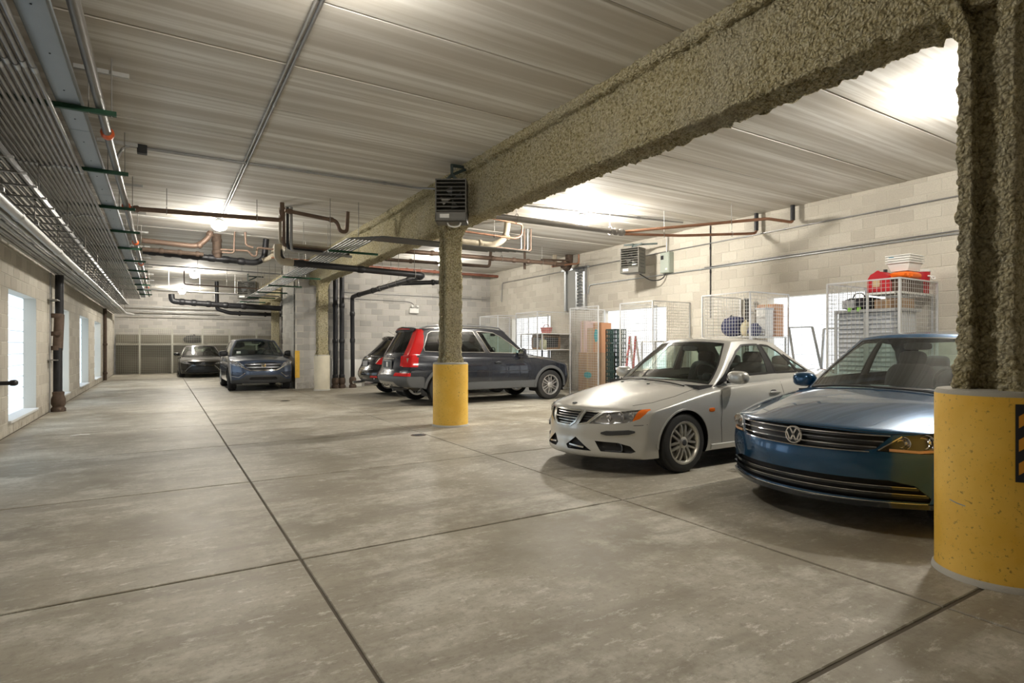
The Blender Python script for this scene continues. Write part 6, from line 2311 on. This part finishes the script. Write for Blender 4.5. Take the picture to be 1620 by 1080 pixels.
def black_suv():
    P_BLK = mat_paint('black_paint', (.009, .009, .011), .2, .22)
    spec = dict(L=4.78, hw=.935, fa=.95, rx=3.75, rw=.36, ra=.405, fb=.40, rb=.26, rp=3.0, q=3.0,
        zbot=[(0, .26), (.8, .28), (1.3, .3), (3.3, .3), (4.2, .34), (4.78, .40)],
        zc=[(0, .86), (.1, .92), (.5, 1.0), (1.0, 1.06), (1.3, 1.08), (3.8, 1.12), (4.5, 1.14), (4.78, 1.08)],
        zs=[(0, .82), (.5, .94), (1.0, 1.0), (1.5, 1.02), (3.0, 1.06), (4.3, 1.10), (4.78, 1.06)],
        xf=[(.26, .12), (.4, .03), (.55, 0), (.7, .02), (.85, .06), (.95, .12)],
        xr=[(.40, .10), (.55, 0), (.72, .0), (.78, .10), (.95, .13), (1.1, .20)],
        plan=[(0, .80), (.35, .90), (.7, .97), (1.2, 1.0), (3.6, 1.0), (4.3, .97), (4.78, .90)],
        sec=[(.26, .96), (.45, .99), (.65, 1.0), (.85, .99), (.98, .96), (1.08, .92), (1.2, .88)],
        gh=dict(a=1.20, b=2.0, c=4.05, d=4.58, wbow=.26, rbow=.2, camber=.06,
                zr=[(1.7, 1.56), (2.1, 1.62), (2.8, 1.66), (3.4, 1.65), (3.9, 1.61), (4.4, 1.52)],
                wb=[(1.3, .78), (1.8, .83), (3.0, .84), (4.0, .80), (4.6, .70)], wr=[(2.0, .60), (2.8, .63), (3.8, .58), (4.4, .52)]), hr=.1)
    car = Car('black utility vehicle half hidden behind the dark navy wagon', 'car', (9.42, 15.55, 0), 0, spec, P_BLK, M_GLASSD, M_GLASSP)
    glaze(car, [('front_side_window', [(.045, .22), (.07, .5), (.12, .76), (.2, .88), (.42, .90), (.40, .22)], M_GLASSD),
                ('rear_side_window', [(.46, .22), (.48, .90), (.72, .88), (.72, .22)], M_GLASSP),
                ('quarter_window', [(.76, .22), (.765, .87), (.86, .80), (.90, .5), (.86, .24)], M_GLASSP)],
          rearw=[(-.78, .28), (.78, .28), (.74, .5), (.66, .86), (-.66, .86), (-.74, .5)])
    car.region([(.62, .88), (.95, .86), (.95, 1.08), (.72, 1.06)], 'rear', 'tail_lamp', M_TAIL, mirror=True, nmin=.02, smin=4.2)
    car.region([(.60, .90), (.66, .90), (.72, 1.04), (.66, 1.04)], 'rear', 'reverse_lamp', M_TAILW, mirror=True, nmin=.02)
    car.region([(.52, .52), (.78, .52), (.78, .57), (.56, .57)], 'rear', 'reflector', M_TAIL, mirror=True, nmin=.02)
    car.region([(-.30, .80), (.30, .80), (.33, 1.0), (-.33, 1.0)], 'rear', 'plate_recess', M_BLACK, push=(.03, 0, 0))
    car.region([(-1, .30), (-1, .47), (1, .47), (1, .30)], 'rear', 'rear_bumper', M_DGREY, nmin=.0, smin=4.3)
    fd = [(1.58, 1.2), (1.50, .9), (1.48, .40), (2.55, .40), (2.57, .8), (2.55, 1.2)]
    rd = [(2.56, 1.2), (2.58, .8), (2.56, .40), (3.25, .40), (3.36, .66), (3.52, .82), (3.66, 1.2)]
    car.region(fd, 'side', 'front_door', P_BLK, nmin=.2)
    car.region(rd, 'side', 'rear_door', P_BLK, nmin=.2)
    car.finish()
    car.seam('side', [(1.55, 1.02), (1.50, .9), (1.48, .40), (2.55, .40), (2.57, .8), (2.55, 1.05)])
    car.strip('tailgate_bar', M_CHROME, 'rear', [(-.36, 1.01), (.36, 1.01)], .022, .010)
    car.strip('bumper_step', M_CHROME, 'rear', [(-.62, .735), (0, .74), (.62, .735)], .020, .006)
    h = car.hit('rear', (0, 1.07), 1)
    MB().lathe([(.05, 0), (.05, -.008), (.042, -.012), (.036, -.008), (.036, 0)], h[0], axis='X', n=24).build('tailgate_badge', M_CHROME, car.t, 40)
    for sg in (1, -1):
        car.strip('lamp_trim', M_CHROME, 'rear', [(sg * .60, .86), (sg * .58, .97), (sg * .63, 1.06)], .012, .006)
        MB().tube([(-4.5, sg * .55, .36), (-4.84, sg * .55, .34)], .04, 12).build('exhaust', M_CHROME, car.t, 40)
        rail = []
        for k in range(11):
            s = 2.1 + 1.8 * k / 10
            hh = car.hit('top', (s, sg * .54), 1)
            rail.append(hh[0] + Vector((0, 0, .04 if 0 < k < 10 else 0)))
        MB().tube(rail, .016, 8).build('roof_rail', M_BLACK, car.t, 50)
    p = car.hit('rear', (0, .9), 1)[0]
    MB().rbox((p.x - .004, -.2, .83), (p.x + .01, .2, .95), .005).build('number_plate', plain('plate_grey', (.3, .31, .33), .4), car.t)
    hh = car.hit('top', (3.75, -.1), 1)
    MB().tube([hh[0], hh[0] + Vector((-.30, 0, .16))], .004, 5).build('antenna', M_BLACK, car.t)
    car.strip('roof_spoiler', P_BLK, 'rear', [(-.5, 1.555), (0, 1.585), (.5, 1.555)], .08, .05, which='gh')
    window_trim(car, M_CHROME, .016, .005)
    car.mirrors(1.80, 1.12, .87, (.08, .13, .09), P_BLK)
    car.wheels(dict(n=5, shape=[(.06, .05, 0)], ang=[0]), .235, tw=.225)
    return car


def blue_crossover():
    P_SL = mat_paint('slate_blue_paint', (.055, .078, .13), .45, .28)
    spec = dict(L=4.56, hw=.91, fa=.92, rx=3.54, rw=.345, ra=.39, fb=.34, rb=.24, fp=2.6, q=3.0,
        zbot=[(0, .24), (.7, .24), (1.2, .26), (3.2, .26), (4.0, .30), (4.56, .36)],
        zc=[(0, .93), (.08, .97), (.3, 1.02), (.7, 1.07), (1.05, 1.10), (2.2, 1.08), (3.6, 1.12), (4.3, 1.12), (4.56, 1.06)],
        zs=[(0, .89), (.3, .95), (.7, 1.0), (1.1, 1.03), (2.5, 1.04), (3.6, 1.08), (4.56, 1.04)],
        xf=[(.24, .10), (.32, .03), (.45, 0), (.6, .0), (.72, .03), (.88, .07), (.98, .15)],
        xr=[(.35, .08), (.5, 0), (.8, .05), (1.05, .12)],
        plan=[(0, .86), (.3, .93), (.6, .98), (.9, 1.0), (3.3, 1.0), (4.0, .97), (4.56, .90)],
        sec=[(.24, .965), (.40, .99), (.6, 1.0), (.8, .995), (.95, .965), (1.05, .93), (1.15, .9)],
        gh=dict(a=1.03, b=1.78, c=3.85, d=4.38, wbow=.26, rbow=.2, camber=.06,
                zr=[(1.5, 1.54), (1.85, 1.60), (2.4, 1.635), (3.2, 1.62), (3.8, 1.58), (4.3, 1.48)],
                wb=[(1.1, .78), (1.6, .83), (2.8, .83), (3.8, .79), (4.4, .70)], wr=[(1.8, .60), (2.6, .62), (3.6, .57), (4.3, .5)]), hr=.1)
    car = Car('slate blue crossover facing the camera beside the block pier', 'car', (2.60, 18.55, 0), -PI / 2, spec, P_SL)
    glaze(car, [('front_side_window', [(.05, .22), (.075, .5), (.12, .76), (.2, .88), (.44, .90), (.42, .22)], M_GLASSD),
                ('rear_side_window', [(.48, .22), (.50, .90), (.74, .88), (.74, .22)], M_GLASSP),
                ('quarter_window', [(.78, .22), (.78, .87), (.86, .80), (.90, .5), (.86, .24)], M_GLASSP)])
    grille = [(-.52, .83), (-.3, .87), (0, .88), (.3, .87), (.52, .83), (.46, .72), (.36, .655), (-.36, .655), (-.46, .72)]
    car.region(grille, 'front', 'grille', M_BLACK, push=(-.05, 0, 0))
    hl = [(.50, .72), (.55, .82), (.64, .88), (.86, .945), (.90, .93), (.89, .85), (.80, .78)]
    lamp_unit(car, hl, 'front', 'headlight', bowls=((.62, .80, .04), (.73, .845, .05), (.82, .875, .04)), smax=.55)
    low = [(-.34, .44), (.34, .44), (.40, .38), (.37, .345), (-.37, .345), (-.40, .38)]
    car.region(low, 'front', 'lower_intake', M_BLACK, push=(-.05, 0, 0))
    fog = [(.52, .56), (.84, .60), (.84, .47), (.66, .44)]
    car.region(fog, 'front', 'fog_recess', P_SL, mirror=True, push=(-.025, 0, 0))
    skirt = [(-.95, .15), (-.95, .33), (-.66, .355), (-.46, .50), (.46, .50), (.66, .355), (.95, .33), (.95, .15)]
    car.region(skirt, 'front', 'lower_bumper', M_DGREY, nmin=.0, smax=.5)
    fd = [(1.45, 1.1), (1.38, .8), (1.36, .38), (2.40, .38), (2.42, .8), (2.40, 1.1)]
    rd = [(2.41, 1.1), (2.43, .8), (2.41, .38), (3.06, .38), (3.18, .62), (3.40, .80), (3.52, 1.1)]
    car.region(fd, 'side', 'front_door', P_SL, nmin=.2)
    car.region(rd, 'side', 'rear_door', P_SL, nmin=.2)
    hood = [(1.2, -.74), (.7, -.78), (.4, -.72), (.2, -.52), (.12, -.25), (.10, 0), (.12, .25), (.2, .52), (.4, .72), (.7, .78), (1.2, .74)]
    car.region(hood, 'top', 'hood', P_SL, facets=(3, 0, 2), nmin=.12)
    keep_lenses(car)
    car.finish()
    finish_lamps(car)
    car.seam('side', [(1.42, 1.0), (1.38, .8), (1.36, .38), (2.40, .38), (2.42, .8), (2.40, 1.05)])
    car.seam('top', [(1.15, .74), (.7, .78), (.42, .73)])
    car.strip('grille_wing', M_CHROME, 'front', [(-.60, .755), (-.44, .665), (-.36, .635), (.36, .635), (.44, .665), (.60, .755)], .038, .014)
    slats(car, 'grille_bar', plain('bar_grey', (.30, .31, .33), .3, .8), grille, (.725, .815), .03, .016, .006)
    e = car.hit('front', (0, .77), 1, 'body')[0] + Vector((.012, 0, 0))
    em = MB()
    for s in (-1, 1):
        em.bar(e + Vector((0, s * .045, .055)), e + Vector((0, s * .034, -.055)), .02, .012, up=(1, 0, 0))
    em.bar(e + Vector((0, -.04, 0)), e + Vector((0, .04, 0)), .02, .012, up=(1, 0, 0))
    em.build('emblem_letter', M_CHROME, car.t)
    ring = [e + Vector((-.004, .062 * abs(math.cos(a)) ** .6 * (1 if math.cos(a) > 0 else -1) * (1 + .12 * math.sin(a)), .064 * abs(math.sin(a)) ** .6 * (1 if math.sin(a) > 0 else -1))) for a in [2 * PI * k / 24 for k in range(24)]]
    MB().tube(ring, .006, 6, closed=True).build('emblem_frame', M_CHROME, car.t, 50)
    for sg in (1, -1):
        car.strip('fog_trim', M_CHROME, 'front', [(sg * .84, .465), (sg * .66, .43), (sg * .50, .56)], .014, .008)
        for z in (.50, .55):
            slats(car, 'fog_bar', M_DGREY, fog if sg > 0 else mirror2(fog), (z,), .012, .01, .006)
    p = car.hit('front', (0, .55), 1, 'body')[0]
    window_trim(car, M_BLACK, .03, .004)
    handle(car, 2.22, .90, P_SL)
    car.mirrors(1.52, 1.13, .87, (.085, .13, .09), M_BLACK)
    wipers(car, 1.0)
    h = car.gpos(0, -.7, .2)
    MB().rbox((-h[0] - .06, h[1] - .06, h[2] + .0), (-h[0] - .055, h[1] + .06, h[2] + .07), .002).build('window_permit', M_WHITE, car.t)
    car.wheels(dict(n=5, shape=[(.05, .04, -.03), (.05, .04, .03)], ang=[-.1, .1]), .22, tw=.225, steer=-.08)
    return car


def black_sedan():
    P_BK = mat_paint('gloss_black_paint', (.010, .010, .010), .2, .22)
    spec = dict(L=4.80, hw=.92, fa=.98, rx=3.78, rw=.335, ra=.37, fb=.48, rb=.30, fp=2.2, q=2.8,
        zbot=[(0, .17), (.8, .18), (1.2, .2), (3.4, .2), (4.1, .24), (4.8, .30)],
        zc=[(0, .70), (.08, .74), (.3, .81), (.7, .88), (1.1, .935), (1.4, .96), (3.5, 1.0), (4.0, 1.04), (4.5, 1.05), (4.8, .98)],
        zs=[(0, .68), (.3, .75), (.7, .82), (1.1, .865), (1.5, .89), (2.5, .92), (3.6, .96), (4.3, .985), (4.8, .92)],
        xf=[(.17, .08), (.22, .02), (.35, .0), (.5, .02), (.62, .05), (.72, .12)],
        xr=[(.3, .08), (.5, 0), (.8, .05), (1.0, .10)],
        plan=[(0, .82), (.35, .90), (.7, .96), (1.0, .99), (1.6, 1.0), (3.2, 1.0), (4.0, .98), (4.8, .88)],
        sec=[(.17, .95), (.24, .975), (.45, .995), (.62, 1.0), (.75, .985), (.86, .955), (.95, .915), (1.05, .86)],
        gh=dict(a=1.30, b=2.10, c=3.25, d=4.15, wbow=.27, rbow=.2, camber=.05,
                zr=[(1.8, 1.36), (2.1, 1.40), (2.5, 1.43), (2.9, 1.42), (3.3, 1.37), (3.8, 1.25)],
                wb=[(1.3, .77), (1.8, .81), (2.7, .82), (3.5, .79), (4.2, .70)], wr=[(2.1, .56), (2.7, .59), (3.3, .55)]))
    car = Car('black sedan parked nose out before the far wire cages', 'car', (1.52, 28.2, 0), -PI / 2, spec, P_BK)
    glaze(car, [('front_side_window', [(.05, .24), (.075, .5), (.12, .76), (.2, .885), (.49, .90), (.465, .24)], M_GLASSD),
                ('rear_side_window', [(.545, .24), (.565, .90), (.74, .885), (.84, .74), (.88, .5), (.84, .24)], M_GLASSD)])
    hl = [(.44, .60), (.62, .685), (.80, .72), (.86, .715), (.85, .66), (.74, .61), (.55, .585)]
    lamp_unit(car, hl, 'front', 'headlight', bowls=((.60, .635, .035), (.70, .655, .04)), smax=.75)
    low = [(-.42, .50), (.42, .50), (.62, .28), (.58, .225), (-.58, .225), (-.62, .28)]
    car.region(low, 'front', 'lower_grille', M_BLACK, push=(-.05, 0, 0))
    up = [(-.34, .62), (.34, .62), (.40, .565), (-.40, .565)]
    car.region(up, 'front', 'upper_grille', M_BLACK, push=(-.03, 0, 0))
    fd = [(1.70, 1.05), (1.62, .80), (1.60, .5), (1.63, .27), (2.80, .27), (2.82, .6), (2.80, 1.05)]
    car.region(fd, 'side', 'front_door', P_BK, nmin=.2)
    hood = [(1.5, -.72), (1.0, -.74), (.6, -.68), (.32, -.45), (.2, -.2), (.17, 0), (.2, .2), (.32, .45), (.6, .68), (1.0, .74), (1.5, .72)]
    car.region(hood, 'top', 'hood', P_BK, facets=(3, 0, 2), nmin=.12)
    keep_lenses(car)
    car.finish()
    finish_lamps(car)
    car.seam('side', [(1.66, .9), (1.60, .5), (1.63, .27), (2.80, .27), (2.82, .6), (2.80, .96)])
    slats(car, 'grille_bar', plain('bar_dark', (.06, .065, .07), .35, .4), low, (.26, .30, .34, .38, .42, .46), .014, .012, .006)
    for sg in (1, -1):
        car.strip('bumper_blade', plain('blade_grey', (.28, .29, .30), .3, .7), 'front', [(sg * .44, .52), (sg * .56, .42), (sg * .68, .27)], .022, .014)
        h = car.hit('front', (sg * .76, .32), 1, 'body')
        MB().lathe([(.035, 0), (.036, -.01), (.02, -.02), (0, -.022)], h[0] + Vector((.004, 0, 0)), axis='X', n=16).build('fog_lamp', plain('fog_glass', (.25, .27, .30), .08, .6), car.t, 40)
    e = car.hit('front', (0, .605), 1, 'body')[0] + Vector((.01, 0, 0))
    for (ry, rz, dz) in ((.075, .05, 0), (.028, .046, 0), (.05, .022, .022)):
        MB().tube([e + Vector((0, ry * math.cos(a), dz + rz * math.sin(a))) for a in [2 * PI * k / 24 for k in range(24)]], .007, 6, closed=True).build('emblem_oval', M_CHROME, car.t, 50)
    window_trim(car, M_CHROME, .02, .005)
    handle(car, 2.60, .82, P_BK)
    car.mirrors(1.84, 1.00, .87, (.08, .13, .075), P_BK)
    wipers(car, 1.25)
    car.wheels(dict(n=5, shape=[(.05, .03, -.03), (.05, .03, .03)], ang=[-.1, .1]), .225, tw=.22)
    return car


silver_sedan()
blue_sedan()
dark_wagon()
black_suv()
blue_crossover()
black_sedan()
